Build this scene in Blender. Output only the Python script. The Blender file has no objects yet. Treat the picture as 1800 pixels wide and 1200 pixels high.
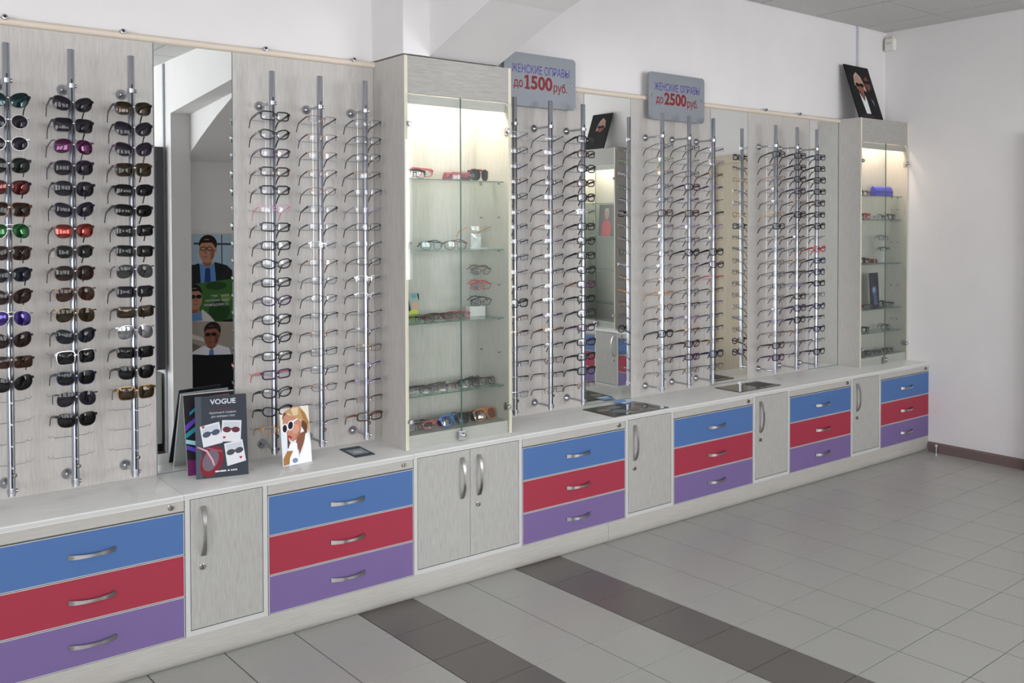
import bpy, bmesh, math, random
from mathutils import Vector, Matrix
random.seed(7)
PI = math.pi
SC = bpy.context.scene
COL = SC.collection

# ------------------------------------------------------------------ camera, world, lights, exposure
cam = bpy.data.cameras.new('camera')
cam_o = bpy.data.objects.new('camera', cam)
COL.objects.link(cam_o)
SC.camera = cam_o
CAM_F, CAM_CX, CAM_CY = 1664.65, 1062.62, 430.51
YAW, PITCH, ROLL = math.radians(40.7082), math.radians(-1.1967), math.radians(-0.0357)
cam.sensor_width = 36.0
cam.sensor_fit = 'HORIZONTAL'
cam.lens = CAM_F / 1800 * 36
cam.shift_x = (900 - CAM_CX) / 1800
cam.shift_y = (CAM_CY - 600) / 1800
cam.clip_start = 0.05
cam.clip_end = 60
cam_o.location = (0, -4.094, 1.67)
_F = Vector((math.sin(YAW), math.cos(YAW), 0)); _R = Vector((math.cos(YAW), -math.sin(YAW), 0)); _U = Vector((0, 0, 1))
_F, _U = _F * math.cos(PITCH) + _U * math.sin(PITCH), _U * math.cos(PITCH) - _F * math.sin(PITCH)
_R, _U = _R * math.cos(ROLL) + _U * math.sin(ROLL), _U * math.cos(ROLL) - _R * math.sin(ROLL)
cam_o.rotation_euler = Matrix((_R, _U, -_F)).transposed().to_euler()

world = bpy.data.worlds.new('daylight')
SC.world = world
world.use_nodes = True
bg = world.node_tree.nodes['Background']
bg.inputs[0].default_value = (0.86, 0.93, 1.0, 1)
bg.inputs[1].default_value = 1.0

def window_light(x0, x1, z0, z1, power, side=False):
    l = bpy.data.lights.new('window_daylight', 'AREA')
    l.shape = 'RECTANGLE'; l.size = x1 - x0; l.size_y = z1 - z0
    l.energy = power; l.color = (0.95, 0.97, 1.0)
    o = bpy.data.objects.new('window_daylight', l); COL.objects.link(o)
    o.location = (-3.06, (x0 + x1) / 2, (z0 + z1) / 2) if side else ((x0 + x1) / 2, -7.60, (z0 + z1) / 2)
    o.rotation_euler = (PI / 2, 0, -PI / 2 if side else 0)
    return o
# glazed openings in the wall behind the photographer: (x0, x1, z0, z1)
WINDOWS = [(-2.75, -1.45, 0.90, 2.70), (-1.2, 0.1, 0.90, 2.70), (0.35, 1.65, 0.90, 2.70),
           (2.85, 4.4, 0.90, 2.85), (4.65, 6.2, 0.90, 2.85)]
for (wx0, wx1, wz0, wz1) in WINDOWS:
    window_light(wx0, wx1, wz0, wz1, 72 if wx0 < 2 else 128)
ADDED_SIDE_WINDOWS = [(-6.8, -5.2, 0.90, 2.70), (-4.8, -3.2, 0.90, 2.70)]      # unseen, added to brighten the right wall, in the left wall: (y0, y1, z0, z1)
for (wy0, wy1, wz0, wz1) in ADDED_SIDE_WINDOWS:
    window_light(wy0, wy1, wz0, wz1, 125, True)  # added fill light from the left, not from a known window

SC.view_settings.view_transform = 'Standard'
SC.view_settings.look = 'None'
SC.view_settings.gamma = 1
SC.view_settings.use_curve_mapping = False
SC.view_settings.exposure = 0.0

# ------------------------------------------------------------------ helpers
def lin(r, g, b):
    f = lambda v: (v / 255 / 12.92) if v / 255 <= 0.04045 else ((v / 255 + 0.055) / 1.055) ** 2.4
    return (f(r), f(g), f(b), 1)

MATS = {}
def mat(name, rgb, rough=0.5, metal=0.0, spec=0.5, emit=None, noise=None, coat=0.0):
    if name in MATS: return MATS[name]
    m = bpy.data.materials.new(name); m.use_nodes = True
    nt = m.node_tree; p = nt.nodes['Principled BSDF']
    p.inputs['Base Color'].default_value = lin(*rgb)
    p.inputs['Roughness'].default_value = rough
    p.inputs['Metallic'].default_value = metal
    p.inputs['Specular IOR Level'].default_value = spec
    p.inputs['Coat Weight'].default_value = coat
    p.inputs['Coat Roughness'].default_value = 0.04
    if emit:
        p.inputs['Emission Color'].default_value = lin(*emit[0]); p.inputs['Emission Strength'].default_value = emit[1]
    if noise:  # (scale vector, amount, detail, second colour)
        sc, dark, det = noise
        geo = nt.nodes.new('ShaderNodeNewGeometry'); mp = nt.nodes.new('ShaderNodeMapping'); nz = nt.nodes.new('ShaderNodeTexNoise')
        mp.inputs['Scale'].default_value = sc
        nz.inputs['Scale'].default_value = 1.0; nz.inputs['Detail'].default_value = det; nz.inputs['Roughness'].default_value = 0.6
        rp = nt.nodes.new('ShaderNodeValToRGB'); rp.color_ramp.elements[0].position = 0.32; rp.color_ramp.elements[1].position = 0.68
        rp.color_ramp.elements[0].color = lin(*dark); rp.color_ramp.elements[1].color = lin(*rgb)
        nt.links.new(geo.outputs['Position'], mp.inputs['Vector']); nt.links.new(mp.outputs[0], nz.inputs['Vector'])
        nt.links.new(nz.outputs['Fac'], rp.inputs[0]); nt.links.new(rp.outputs[0], p.inputs['Base Color'])
    MATS[name] = m
    return m

def clear_mat(name, tint, gloss=1.0, ior=1.5, rough=0.0, base=0.0):
    """see-through sheet: tinted transmission plus a fresnel mirror reflection"""
    if name in MATS: return MATS[name]
    m = bpy.data.materials.new(name); m.use_nodes = True
    nt = m.node_tree; nt.nodes.remove(nt.nodes['Principled BSDF'])
    out = nt.nodes['Material Output']
    tr = nt.nodes.new('ShaderNodeBsdfTransparent'); tr.inputs[0].default_value = lin(*tint)
    gl = nt.nodes.new('ShaderNodeBsdfGlossy'); gl.inputs['Roughness'].default_value = rough
    gl.inputs[0].default_value = (gloss, gloss, gloss, 1)
    f0 = ((ior - 1) / (ior + 1)) ** 2 + base
    lw = nt.nodes.new('ShaderNodeLayerWeight'); lw.inputs[0].default_value = 0.5
    pw = nt.nodes.new('ShaderNodeMath'); pw.operation = 'POWER'; pw.inputs[1].default_value = 5.0
    ad = nt.nodes.new('ShaderNodeMath'); ad.operation = 'MULTIPLY_ADD'; ad.inputs[1].default_value = 1 - f0; ad.inputs[2].default_value = f0
    mx = nt.nodes.new('ShaderNodeMixShader')
    nt.links.new(lw.outputs['Facing'], pw.inputs[0]); nt.links.new(pw.outputs[0], ad.inputs[0]); nt.links.new(ad.outputs[0], mx.inputs[0])
    nt.links.new(tr.outputs[0], mx.inputs[1]); nt.links.new(gl.outputs[0], mx.inputs[2]); nt.links.new(mx.outputs[0], out.inputs[0])
    MATS[name] = m
    return m

def mirror_lens(name, rgb, tint, share):
    """coloured mirror coating on a tinted lens"""
    if name in MATS: return MATS[name]
    m = bpy.data.materials.new(name); m.use_nodes = True
    nt = m.node_tree; p = nt.nodes['Principled BSDF']; out = nt.nodes['Material Output']
    p.inputs['Base Color'].default_value = lin(*rgb); p.inputs['Metallic'].default_value = 0.75; p.inputs['Roughness'].default_value = 0.06
    p.inputs['Coat Weight'].default_value = 0.6; p.inputs['Coat Roughness'].default_value = 0.02
    tr = nt.nodes.new('ShaderNodeBsdfTransparent'); tr.inputs[0].default_value = lin(*tint)
    mx = nt.nodes.new('ShaderNodeMixShader'); mx.inputs[0].default_value = share
    nt.links.new(tr.outputs[0], mx.inputs[1]); nt.links.new(p.outputs[0], mx.inputs[2]); nt.links.new(mx.outputs[0], out.inputs[0])
    MATS[name] = m
    return m

class MB:
    def __init__(s): s.v = []; s.f = []; s.m = []
    def face(s, pts, mi=0):
        n = len(s.v); s.v += [tuple(p) for p in pts]; s.f.append(tuple(range(n, n + len(pts)))); s.m.append(mi); return s
    def box(s, x0, x1, y0, y1, z0, z1, mi=0):
        n = len(s.v)
        s.v += [(x0, y0, z0), (x1, y0, z0), (x1, y1, z0), (x0, y1, z0), (x0, y0, z1), (x1, y0, z1), (x1, y1, z1), (x0, y1, z1)]
        for q in ((0, 3, 2, 1), (4, 5, 6, 7), (0, 1, 5, 4), (1, 2, 6, 5), (2, 3, 7, 6), (3, 0, 4, 7)):
            s.f.append(tuple(n + i for i in q)); s.m.append(mi)
        return s
    def prism(s, pts, d, mi=0):
        """pts: closed 3D outline, d: extrusion vector"""
        n = len(s.v); k = len(pts); d = Vector(d)
        s.v += [tuple(p) for p in pts] + [tuple(Vector(p) + d) for p in pts]
        s.f.append(tuple(n + i for i in reversed(range(k)))); s.f.append(tuple(n + k + i for i in range(k))); s.m += [mi, mi]
        for i in range(k):
            j = (i + 1) % k
            s.f.append((n + i, n + j, n + k + j, n + k + i)); s.m.append(mi)
        return s
    def sweep(s, path, sect, mi=0, closed=False, up=None):
        """sect: list of per-point 2D outlines or a single one; swept along the path"""
        P = [Vector(p) for p in path]; k = len(P); base = len(s.v)
        single = isinstance(sect[0][0], (int, float)); ns = len(sect) if single else len(sect[0])
        for i in range(k):
            a = P[i - 1] if (i > 0 or closed) else P[i]; b = P[(i + 1) % k] if (i < k - 1 or closed) else P[i]
            t = (b - a).normalized()
            u = Vector(up) if up is not None else Vector((0, 0, 1))
            if abs(t.dot(u)) > 0.95 and up is None: u = Vector((0, 1, 0))
            r = t.cross(u).normalized(); w = r.cross(t).normalized()
            sc = sect if single else sect[i]
            for (p, q) in sc: s.v.append(tuple(P[i] + r * p + w * q))
        rng = range(k if closed else k - 1)
        for i in rng:
            i2 = (i + 1) % k
            for j in range(ns):
                j2 = (j + 1) % ns
                s.f.append((base + i * ns + j, base + i * ns + j2, base + i2 * ns + j2, base + i2 * ns + j)); s.m.append(mi)
        if not closed:
            s.f.append(tuple(base + j for j in reversed(range(ns)))); s.f.append(tuple(base + (k - 1) * ns + j for j in range(ns))); s.m += [mi, mi]
        return s
    def tube(s, path, r, n=8, mi=0, closed=False):
        rr = r if isinstance(r, (list, tuple)) else None
        circ = lambda q: [(q * math.cos(2 * PI * j / n), q * math.sin(2 * PI * j / n)) for j in range(n)]
        return s.sweep(path, [circ(q) for q in rr] if rr else circ(r), mi, closed)
    def lathe(s, o, ax, prof, n=12, mi=0):
        """prof: [(distance along ax, radius)]"""
        ax = Vector(ax).normalized(); o = Vector(o)
        return s.tube([o + ax * (d + i * 1e-6) for i, (d, r) in enumerate(prof)], [r for d, r in prof], n, mi)
    def xform(s, M):
        s.v = [tuple(M @ Vector(p)) for p in s.v]; return s
    def mesh(s, name, mats, smooth=False, bevel=0.0, segs=2):
        me = bpy.data.meshes.new(name); me.from_pydata(s.v, [], s.f)
        for m in (mats if isinstance(mats, (list, tuple)) else [mats]): me.materials.append(m)
        me.polygons.foreach_set('material_index', s.m)
        bm = bmesh.new(); bm.from_mesh(me)
        bmesh.ops.recalc_face_normals(bm, faces=bm.faces)
        if bevel:
            ed = [e for e in bm.edges if len(e.link_faces) == 2 and e.calc_face_angle(0) > 0.6]
            bmesh.ops.bevel(bm, geom=ed, offset=bevel, segments=segs, affect='EDGES', profile=0.6, clamp_overlap=True)
        if smooth:
            for f in bm.faces: f.smooth = True
            for e in bm.edges:
                if len(e.link_faces) == 2 and e.calc_face_angle(0) > 0.75: e.smooth = False
        bm.to_mesh(me); bm.free(); me.update()
        return me
    def build(s, name, mats, parent=None, smooth=False, bevel=0.0, segs=2):
        return link(name, s.mesh(name, mats, smooth, bevel, segs), parent)

def link(name, data, parent=None):
    o = bpy.data.objects.new(name, data); COL.objects.link(o)
    if parent is not None: o.parent = parent
    return o
def empty(name, loc=(0, 0, 0), rz=0.0):
    o = bpy.data.objects.new(name, None); COL.objects.link(o); o.location = loc; o.rotation_euler = (0, 0, rz); o.empty_display_size = 0.05
    return o
def tag(o, label, cat, group=None):
    o['label'] = label; o['category'] = cat
    if group: o['group'] = group
    return o
def struct(o): o['kind'] = 'structure'; return o
def box(name, x0, x1, y0, y1, z0, z1, m, parent=None, bevel=0.0):
    return MB().box(x0, x1, y0, y1, z0, z1).build(name, m, parent, bevel=bevel)
def ell(cx, cy, rx, ry, n=16, a0=0.0, a1=2 * PI, rot=0.0):
    out = []
    for i in range(n):
        a = a0 + (a1 - a0) * i / (n if abs(a1 - a0) > 6.28 else n - 1)
        x, y = rx * math.cos(a), ry * math.sin(a)
        out.append((cx + x * math.cos(rot) - y * math.sin(rot), cy + x * math.sin(rot) + y * math.cos(rot)))
    return out

def lettering(text, w, h, m, parent, name='lettering', bold=0.0, depth=0.001, loc=(0, 0, 0), M=None):
    """raised letters fitted into a w x h box, lower left corner at loc, standing in the local xz plane facing -y"""
    cu = bpy.data.curves.new('t', 'FONT'); cu.body = text; cu.size = 1.0; cu.extrude = 0.0; cu.offset = bold; cu.resolution_u = 3
    cu.align_x = 'CENTER'
    t = bpy.data.objects.new('t', cu); COL.objects.link(t)
    dg = bpy.context.evaluated_depsgraph_get()
    me = bpy.data.meshes.new_from_object(t.evaluated_get(dg))
    bpy.data.objects.remove(t); bpy.data.curves.remove(cu)
    xs = [v.co.x for v in me.vertices]; ys = [v.co.y for v in me.vertices]
    x0, x1, y0, y1 = min(xs), max(xs), min(ys), max(ys)
    for v in me.vertices:
        x = (v.co.x - x0) / (x1 - x0) * w; z = (v.co.y - y0) / (y1 - y0) * h
        v.co = Vector((loc[0] + x, loc[1], loc[2] + z))
    if M is not None: me.transform(M)
    me.materials.clear(); me.materials.append(m); me.name = name
    return link(name, me, parent)

# ------------------------------------------------------------------ materials
WALL = mat('pale_plaster', (222, 219, 219), 0.85, noise=((2.2, 2.2, 2.2), (217, 214, 214), 4))
WALL_R = mat('greyish_pink_plaster', (236, 233, 233), 0.85, noise=((2, 2, 2), (232, 228, 228), 4))
CEIL = mat('ceiling_panel', (204, 203, 201), 0.9, noise=((60, 60, 60), (196, 195, 193), 3))
GRID = mat('ceiling_grid', (118, 118, 116), 0.7)
LAM_V = mat('laminate_vertical', (191, 187, 183), 0.42, noise=((150, 150, 12), (174, 169, 164), 6))
LAM_D = mat('laminate_door', (172, 171, 167), 0.5, spec=0.3, noise=((150, 150, 15), (157, 155, 151), 6))
LAM_H = mat('laminate_horizontal', (178, 175, 170), 0.42, noise=((11, 190, 190), (167, 163, 157), 6))
LAM_C = mat('laminate_cabinet', (184, 181, 174), 0.42, noise=((150, 150, 12), (169, 165, 157), 6))
LAM_F = mat('laminate_fascia', (168, 166, 162), 0.45, spec=0.3, noise=((14, 150, 150), (152, 149, 144), 6))
TOP = mat('worktop_laminate', (226, 226, 224), 0.13, spec=0.6, noise=((5, 90, 90), (214, 213, 210), 6))
EDGE = mat('white_edging', (190, 190, 188), 0.4)
BEIGE = mat('beige_edging', (214, 204, 184), 0.5)
CREAM = mat('cream_rail', (214, 201, 186), 0.45)
BLUE = mat('blue_laminate', (74, 106, 158), 0.5, spec=0.25)
RED = mat('red_laminate', (154, 50, 68), 0.5, spec=0.25)
PURPLE = mat('purple_laminate', (114, 96, 143), 0.5, spec=0.25)
GAP = mat('dark_gap', (46, 42, 40), 0.8)
CHROME = mat('chrome', (188, 190, 197), 0.17, 1.0)
TUBE = mat('pole_steel', (188, 191, 200), 0.30, 1.0)
SATIN = mat('satin_steel', (176, 174, 172), 0.28, 1.0)
DARKSLOT = mat('dark_slot', (34, 40, 50), 0.25, 0.3)
WIRE = mat('wire_steel', (200, 202, 206), 0.28, 1.0)
LOCKM = mat('lock_nickel', (168, 164, 158), 0.25, 1.0)
BLACKP = mat('black_plastic', (20, 20, 22), 0.35)
NUB = clear_mat('clear_nub', (238, 240, 244), 1.0, 1.6, 0.05, 0.25)
GLASS = clear_mat('door_glass', (250, 252, 251), 0.9, 1.35)
SHELFG = clear_mat('shelf_glass', (236, 246, 242), 0.9, 1.4)
GEDGE = mat('green_glass_edge', (64, 104, 92), 0.15, spec=0.6)
MIRROR = mat('mirror_silver', (246, 249, 247), 0.0, 1.0)
MEDGE = mat('mirror_edge', (104, 126, 128), 0.6, spec=0.2)
TILE = mat('light_grey_tile', (177, 177, 172), 0.32, spec=0.35, noise=((160, 160, 160), (168, 168, 163), 3))
TILE2 = mat('brown_grey_tile', (112, 107, 103), 0.30, spec=0.4, noise=((160, 160, 160), (104, 99, 95), 3))
GROUT = mat('grey_grout', (92, 88, 82), 0.9)
BASEB = mat('brown_baseboard', (116, 98, 96), 0.5)
SIGN = mat('grey_sign_plate', (138, 143, 150), 0.4, 0.2)
VIOLET = mat('violet_print', (76, 58, 146), 0.5)
CRIMSON = mat('crimson_print', (124, 12, 22), 0.5)
WHITEP = mat('white_plastic', (226, 224, 214), 0.45)
WOODD = mat('beige_wood_door', (202, 190, 168), 0.45, noise=((40, 40, 2), (190, 176, 152), 5))

# ------------------------------------------------------------------ setting: floor with tiles
floor = struct(MB().box(-3.0, 6.5, -7.7, 0.15, -0.06, -0.004).build('floor', GROUT))
COLX = {}
for a in range(-22, 16):
    COLX[a] = 2.925 + 0.2935 * a if a >= 0 else {-1: 2.65, -2: 2.375, -3: 2.093, -4: 1.83, -5: 1.545, -6: 1.265, -7: 0.985}.get(a, 0.985 + 0.28 * (a + 7))
TROT = math.radians(1.8); TORG = Vector((2.925, -0.32)); TY = 0.291
def project(p):
    d = Vector(p) - cam_o.location; z = d.dot(_F)
    return (CAM_CX + CAM_F * d.dot(_R) / z, CAM_CY - CAM_F * d.dot(_U) / z, z) if z > 0.1 else None
tile_me = {}
for key, m in (('l', TILE), ('d', TILE2)):
    tile_me[key] = MB().box(-0.5, 0.5, -0.5, 0.5, -0.008, 0.0).mesh('tile', m)
spots = []
for a in range(-22, 15):
    for b in range(-2, 26):
        xa, xb = COLX[a], COLX[a + 1]
        lx, ly = (xa + xb) / 2 - TORG.x, -(b - 0.5) * TY
        x = TORG.x + lx * math.cos(TROT) - ly * math.sin(TROT); y = TORG.y + lx * math.sin(TROT) + ly * math.cos(TROT)
        if not (-2.85 < x < 6.5 and -7.4 < y < 0.1): continue
        p = project((x, y, 0)); vis = p and -60 < p[0] < 1860 and p[1] < 1260 and y < -0.2
        spots.append((0 if vis else 1, p[2] if p else 99, x, y, xb - xa, a in (-1, -4, -9, -12)))
spots.sort()
rest = MB()
for i, (inv, dist, x, y, w, dark) in enumerate(spots):
    if i < 290 and not inv:
        t = link('tile', tile_me['d' if dark else 'l'], floor)
        t.location = (x, y, 0); t.rotation_euler = (0, 0, TROT); t.scale = (w - 0.0052, TY - 0.0052, 1)
    else:
        q = MB().box(-(w - .004) / 2, (w - .004) / 2, -(TY - .004) / 2, (TY - .004) / 2, -0.008, 0, 1 if dark else 0)
        q.xform(Matrix.Translation((x, y, 0)) @ Matrix.Rotation(TROT, 4, 'Z'))
        n = len(rest.v); rest.v += q.v; rest.f += [tuple(n + k for k in f) for f in q.f]; rest.m += q.m
ro = rest.build('floor_tiles', [TILE, TILE2], floor); ro['kind'] = 'stuff'

# ------------------------------------------------------------------ setting: walls, arch, ceiling
struct(MB().box(-3.1, 6.5, 0.016, 0.16, 0, 3.3).build('wall_display', WALL))
struct(MB().box(6.371, 6.5, -7.7, 0.016, 0, 3.3).build('wall_right', WALL_R))
wl = MB(); ys = [-7.7] + [v for w in ADDED_SIDE_WINDOWS for v in (w[0], w[1])] + [0.016]
for i in range(0, len(ys), 2): wl.box(-3.1, -2.98, ys[i], ys[i + 1], 0, 3.3)
for (y0, y1, z0, z1) in ADDED_SIDE_WINDOWS: wl.box(-3.1, -2.98, y0, y1, 0, z0); wl.box(-3.1, -2.98, y0, y1, z1, 3.3)
struct(wl.build('wall_left', WALL))
wb = MB(); zl = 0.0
xs = [-3.1] + [v for w in WINDOWS for v in (w[0], w[1])] + [6.5]
for i in range(0, len(xs), 2): wb.box(xs[i], xs[i + 1], -7.62, -7.45, 0, 3.3)
for (x0, x1, z0, z1) in WINDOWS:
    wb.box(x0, x1, -7.62, -7.45, 0, z0); wb.box(x0, x1, -7.62, -7.45, z1, 3.3)
struct(wb.build('wall_back', WALL))
for i, (x0, x1, z0, z1) in enumerate(WINDOWS + ADDED_SIDE_WINDOWS):  # the side ones are unseen, added for their light
    sd = i >= len(WINDOWS)
    w = struct(empty('window_%d' % (i + 1), (-3.02, (x0 + x1) / 2, z0) if sd else ((x0 + x1) / 2, -7.5, z0), -PI / 2 if sd else 0))
    hw = (x1 - x0) / 2; h = z1 - z0
    fr = MB()
    for (a, b, c, d) in ((-hw, -hw + .06, 0, h), (hw - .06, hw, 0, h), (-hw, hw, 0, .06), (-hw, hw, h - .06, h)): fr.box(a, b, -.03, .03, c, d)
    fr.build('window_frame', EDGE, w)
    MB().box(-.035, .035, -.025, .025, .06, h - .06).build('mullion', EDGE, w)
    MB().box(-hw - .05, hw + .05, .03, .2, -.03, 0).build('window_sill', EDGE, w)

arch_pts = [(-0.276, 2.44), (-0.448, 2.498), (-0.611, 2.555), (-0.773, 2.609), (-0.95, 2.655), (-1.15, 2.688), (-1.4, 2.70), (-1.65, 2.678), (-1.9, 2.625),
            (-2.1, 2.562), (-2.277, 2.50), (-2.489, 2.432), (-2.70, 2.355), (-2.87, 2.29), (-3.041, 2.219), (-3.197, 2.146)]
arch_pts = [(y - 0.05 * max(0, -y - 0.276) / 2.92, z) for y, z in arch_pts]
inner = [(0.02, 2.44)] + arch_pts + [(arch_pts[-1][0], 0), (-7.5, 0), (-7.5, 3.25), (0.02, 3.25)]
outer = [(0.02, 2.44), (-0.285, 2.44), (-0.285, 2.70), (-3.125, 2.479), (-3.125, 0), (-7.5, 0), (-7.5, 3.25), (0.02, 3.25)]
aw = struct(empty('wall_arch', (2.3, -3.2, 0)))
MB().prism([(2.225 - 2.3, y + 3.2, z) for y, z in inner], (0.38, 0, 0)).build('arch_wall', WALL, aw)
MB().prism([(2.09 - 2.3, y + 3.2, z) for y, z in outer], (0.1349, 0, 0)).build('arch_surround', WALL, aw)

def make_ceiling(name, x0, x1, z, gx, gy):
    c = struct(MB().box(x0, x1, -7.6, 0.1, z + 0.012, z + 0.08).build(name, GRID))
    pm = MB().box(-0.2935, 0.2935, -0.2935, 0.2935, 0, 0.012).mesh('ceiling_panel', CEIL)
    x = gx
    while x > x0 + 0.05: x -= 0.6
    while x < x1:
        y = gy
        while y > -7.5:
            a, b = max(x, x0), min(x + 0.6, x1)
            c0, d0 = y - 0.6, min(y, 0.016)
            if b - a > 0.03 and d0 - c0 > 0.03:
                o = link('ceiling_panel', pm, c); o.location = ((a + b) / 2, (c0 + d0) / 2, z); o.scale = ((b - a) / 0.6, (d0 - c0) / 0.6, 1)
            y -= 0.6
        x += 0.6
    return c
make_ceiling('ceiling', 2.5, 6.371, 3.137, 6.085, 0.04)
make_ceiling('ceiling_lower', -3.0, 2.15, 2.86, 1.9, 0.016)
struct(MB().prism([(6.371, -0.37, 0), (6.371, -0.37, 0.066), (6.366, -0.37, 0.072), (6.352, -0.37, 0.06), (6.352, -0.37, 0)], (0, -0.9, 0)).build('baseboard_right', BASEB))
d1 = struct(empty('door_1', (6.37, -1.45, 0)))
MB().box(-0.03, 0, -0.29, 0.29, 0.01, 2.22).build('door_leaf', WOODD, d1)
df = MB(); df.box(-0.05, 0, -0.36, -0.29, 0, 2.29); df.box(-0.05, 0, 0.29, 0.34, 0, 2.29); df.box(-0.05, 0, -0.29, 0.29, 2.22, 2.29)
df.build('door_frame', WOODD, d1)
MB().tube([(-0.03, 0.22, 1.02), (-0.075, 0.22, 1.02), (-0.075, 0.12, 1.02)], 0.009, 8).build('door_handle', SATIN, d1, smooth=True)

# ------------------------------------------------------------------ base cabinets
X = [0.456, 1.116, 1.431, 2.088, 2.678, 3.354, 3.713, 4.39, 4.737, 5.395, 5.742, 6.371]
YF, ZB, ZT = -0.366, 0.109, 0.656
def bow_handle(name, parent, c, length, vertical, bow=0.026):
    """flat ended arched pull; c is its centre on the front face"""
    L = length / 2; path = []; sect = []
    for i in range(13):
        t = -1 + 2 * i / 12
        b = bow * (1 - abs(t) ** 2.6)
        wv = 0.0085 * (0.62 + 0.45 * abs(t) ** 1.5)
        path.append((t * L, -0.003 - b, 0))
        sect.append([(-wv, -0.0015), (-wv * 0.6, -0.0036), (wv * 0.6, -0.0036), (wv, -0.0015), (wv, 0.0028), (-wv, 0.0028)])
    mb = MB().sweep(path, sect, up=(0, -1, 0))
    if vertical: mb.xform(Matrix.Rotation(PI / 2, 4, 'Y'))
    mb.xform(Matrix.Translation(c))
    return mb.build(name, SATIN, parent, smooth=True)
def lock(name, parent, c, r=0.010):
    mb = MB().lathe(c, (0, -1, 0), [(0, r * 1.15), (0.003, r * 1.15), (0.0035, r), (0.010, r * 0.95), (0.0105, 0.001)], 14)
    mb.box(c[0] - 0.0012, c[0] + 0.0012, c[1] - 0.0112, c[1] - 0.0100, c[2] - r * 0.6, c[2] + r * 0.6, 1)
    o = mb.build(name, [LOCKM, BLACKP], parent, smooth=True)
    return o
def ring(mb, x0, x1, y0, y1, z0, z1, w):
    mb.box(x0, x0 + w, y0, y1, z0, z1); mb.box(x1 - w, x1, y0, y1, z0, z1); mb.box(x0 + w, x1 - w, y0, y1, z0, z0 + w); mb.box(x0 + w, x1 - w, y0, y1, z1 - w, z1)
    return mb
def drawer_unit(x0, x1, label, org=None, rz=0.0):
    w = x1 - x0
    t = empty('drawer_cabinet', org or (x0, 0, ZB), rz); tag(t, label, 'cabinet', 'base cabinets with coloured drawers')
    H = ZT - 0.022 - ZB
    MB().box(0.001, w - 0.001, YF + 0.022, -0.004, 0, H).build('carcass', GAP, t)
    MB().box(0.002, w - 0.002, YF, YF + 0.022, 0.484, H - 0.001).build('lock_rail', LAM_H, t, bevel=0.0015)
    lock('rail_lock', t, (w - 0.05, YF, 0.506))
    zs = [0.003, 0.160, 0.3195, 0.4815]
    for i, (m, nm) in enumerate(((PURPLE, 'purple'), (RED, 'red'), (BLUE, 'blue'))):
        z0, z1 = zs[i], zs[i + 1] - 0.003
        d = MB().box(0.0055, w - 0.0055, YF, YF + 0.0215, z0 + 0.0025, z1 - 0.0025).build('drawer', m, t); d['label'] = nm + ' drawer front'
        ring(MB(), 0.003, w - 0.003, YF - 0.0004, YF + 0.0215, z0, z1, 0.0025).build('edge_band', EDGE, d)
        bow_handle('handle', d, (w * 0.52, YF, (z0 + z1) / 2 - 0.002), 0.15, False)
    return t
def door_unit(x0, x1, label, pair=False, org=None, rz=0.0):
    w = x1 - x0
    t = empty('door_cabinet', org or (x0, 0, ZB), rz); tag(t, label, 'cabinet', 'base cabinets with wooden doors')
    H = ZT - 0.022 - ZB
    MB().box(0.018, w - 0.018, YF + 0.024, -0.004, 0.018, H).build('carcass', GAP, t)
    MB().box(0.0005, 0.018, YF, -0.004, 0, H).build('side_panel', EDGE, t)
    MB().box(w - 0.018, w - 0.0005, YF, -0.004, 0, H).build('side_panel', EDGE, t)
    MB().box(0.018, w - 0.018, YF, -0.004, 0, 0.020).build('bottom_panel', EDGE, t)
    spans = [(0.0205, w - 0.0205)] if not pair else [(0.0205, w * 0.5 - 0.001), (w * 0.5 + 0.001, w - 0.0205)]
    for i, (a, b) in enumerate(spans):
        d = MB().box(a, b, YF, YF + 0.018, 0.0235, H - 0.004).build('door', LAM_D, t, bevel=0.001)
        hx = a + 0.045 if (not pair or i == 1) else b - 0.045
        bow_handle('handle', d, (hx, YF, 0.395), 0.188, True)
        if not pair or i == 1: lock('door_lock', d, (hx - 0.004, YF, 0.258))
    return t
door_unit(0.11, X[0], 'narrow wooden base cabinet left of the nearest coloured drawers')
drawer_unit(X[0], X[1], 'nearest base cabinet with blue, red and purple drawers, below the sunglasses')
door_unit(X[1], X[2], 'single-door base cabinet below the dark advertising cards')
drawer_unit(X[2], X[3], 'drawer cabinet left of the double-door cabinet, below the blonde woman card')
door_unit(X[3], X[4], 'double-door wooden base cabinet under the near glass showcase', True)
drawer_unit(X[4], X[5], 'drawer cabinet right of the double-door cabinet')
door_unit(X[5], X[6], 'single-door base cabinet under the larger dark tabletop mat')
drawer_unit(X[6], X[7], 'drawer cabinet between the two dark tabletop mats')
door_unit(X[7], X[8], 'single-door base cabinet under the smaller dark tabletop mat')
drawer_unit(X[8], X[9], 'drawer cabinet second from the far wall')
door_unit(X[9], X[10], 'single-door base cabinet left of the last drawers at the far wall')
drawer_unit(X[10], X[11], 'farthest drawer cabinet, against the right wall')

def plinth(x0, x1, label):
    prof = [(YF + 0.004, ZB - 0.0005), (YF + 0.0005, 0.070), (YF, 0.045), (YF + 0.002, 0.026), (YF + 0.008, 0.012), (YF + 0.018, 0.003), (YF + 0.024, 0.0), (-0.30, 0), (-0.30, ZB - 0.0005)]
    o = MB().prism([(0, y, z) for y, z in prof], (x1 - x0, 0, 0)).build('plinth', LAM_H, smooth=True)
    o.location = (x0, 0, 0); tag(o, label, 'plinth', 'plinth boards under the cabinets'); return o
plinth(0.11, 3.233, 'longer wooden plinth board at the floor under the near cabinets')
plinth(3.235, 6.371, 'wooden plinth board at the floor under the far cabinets')

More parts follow.
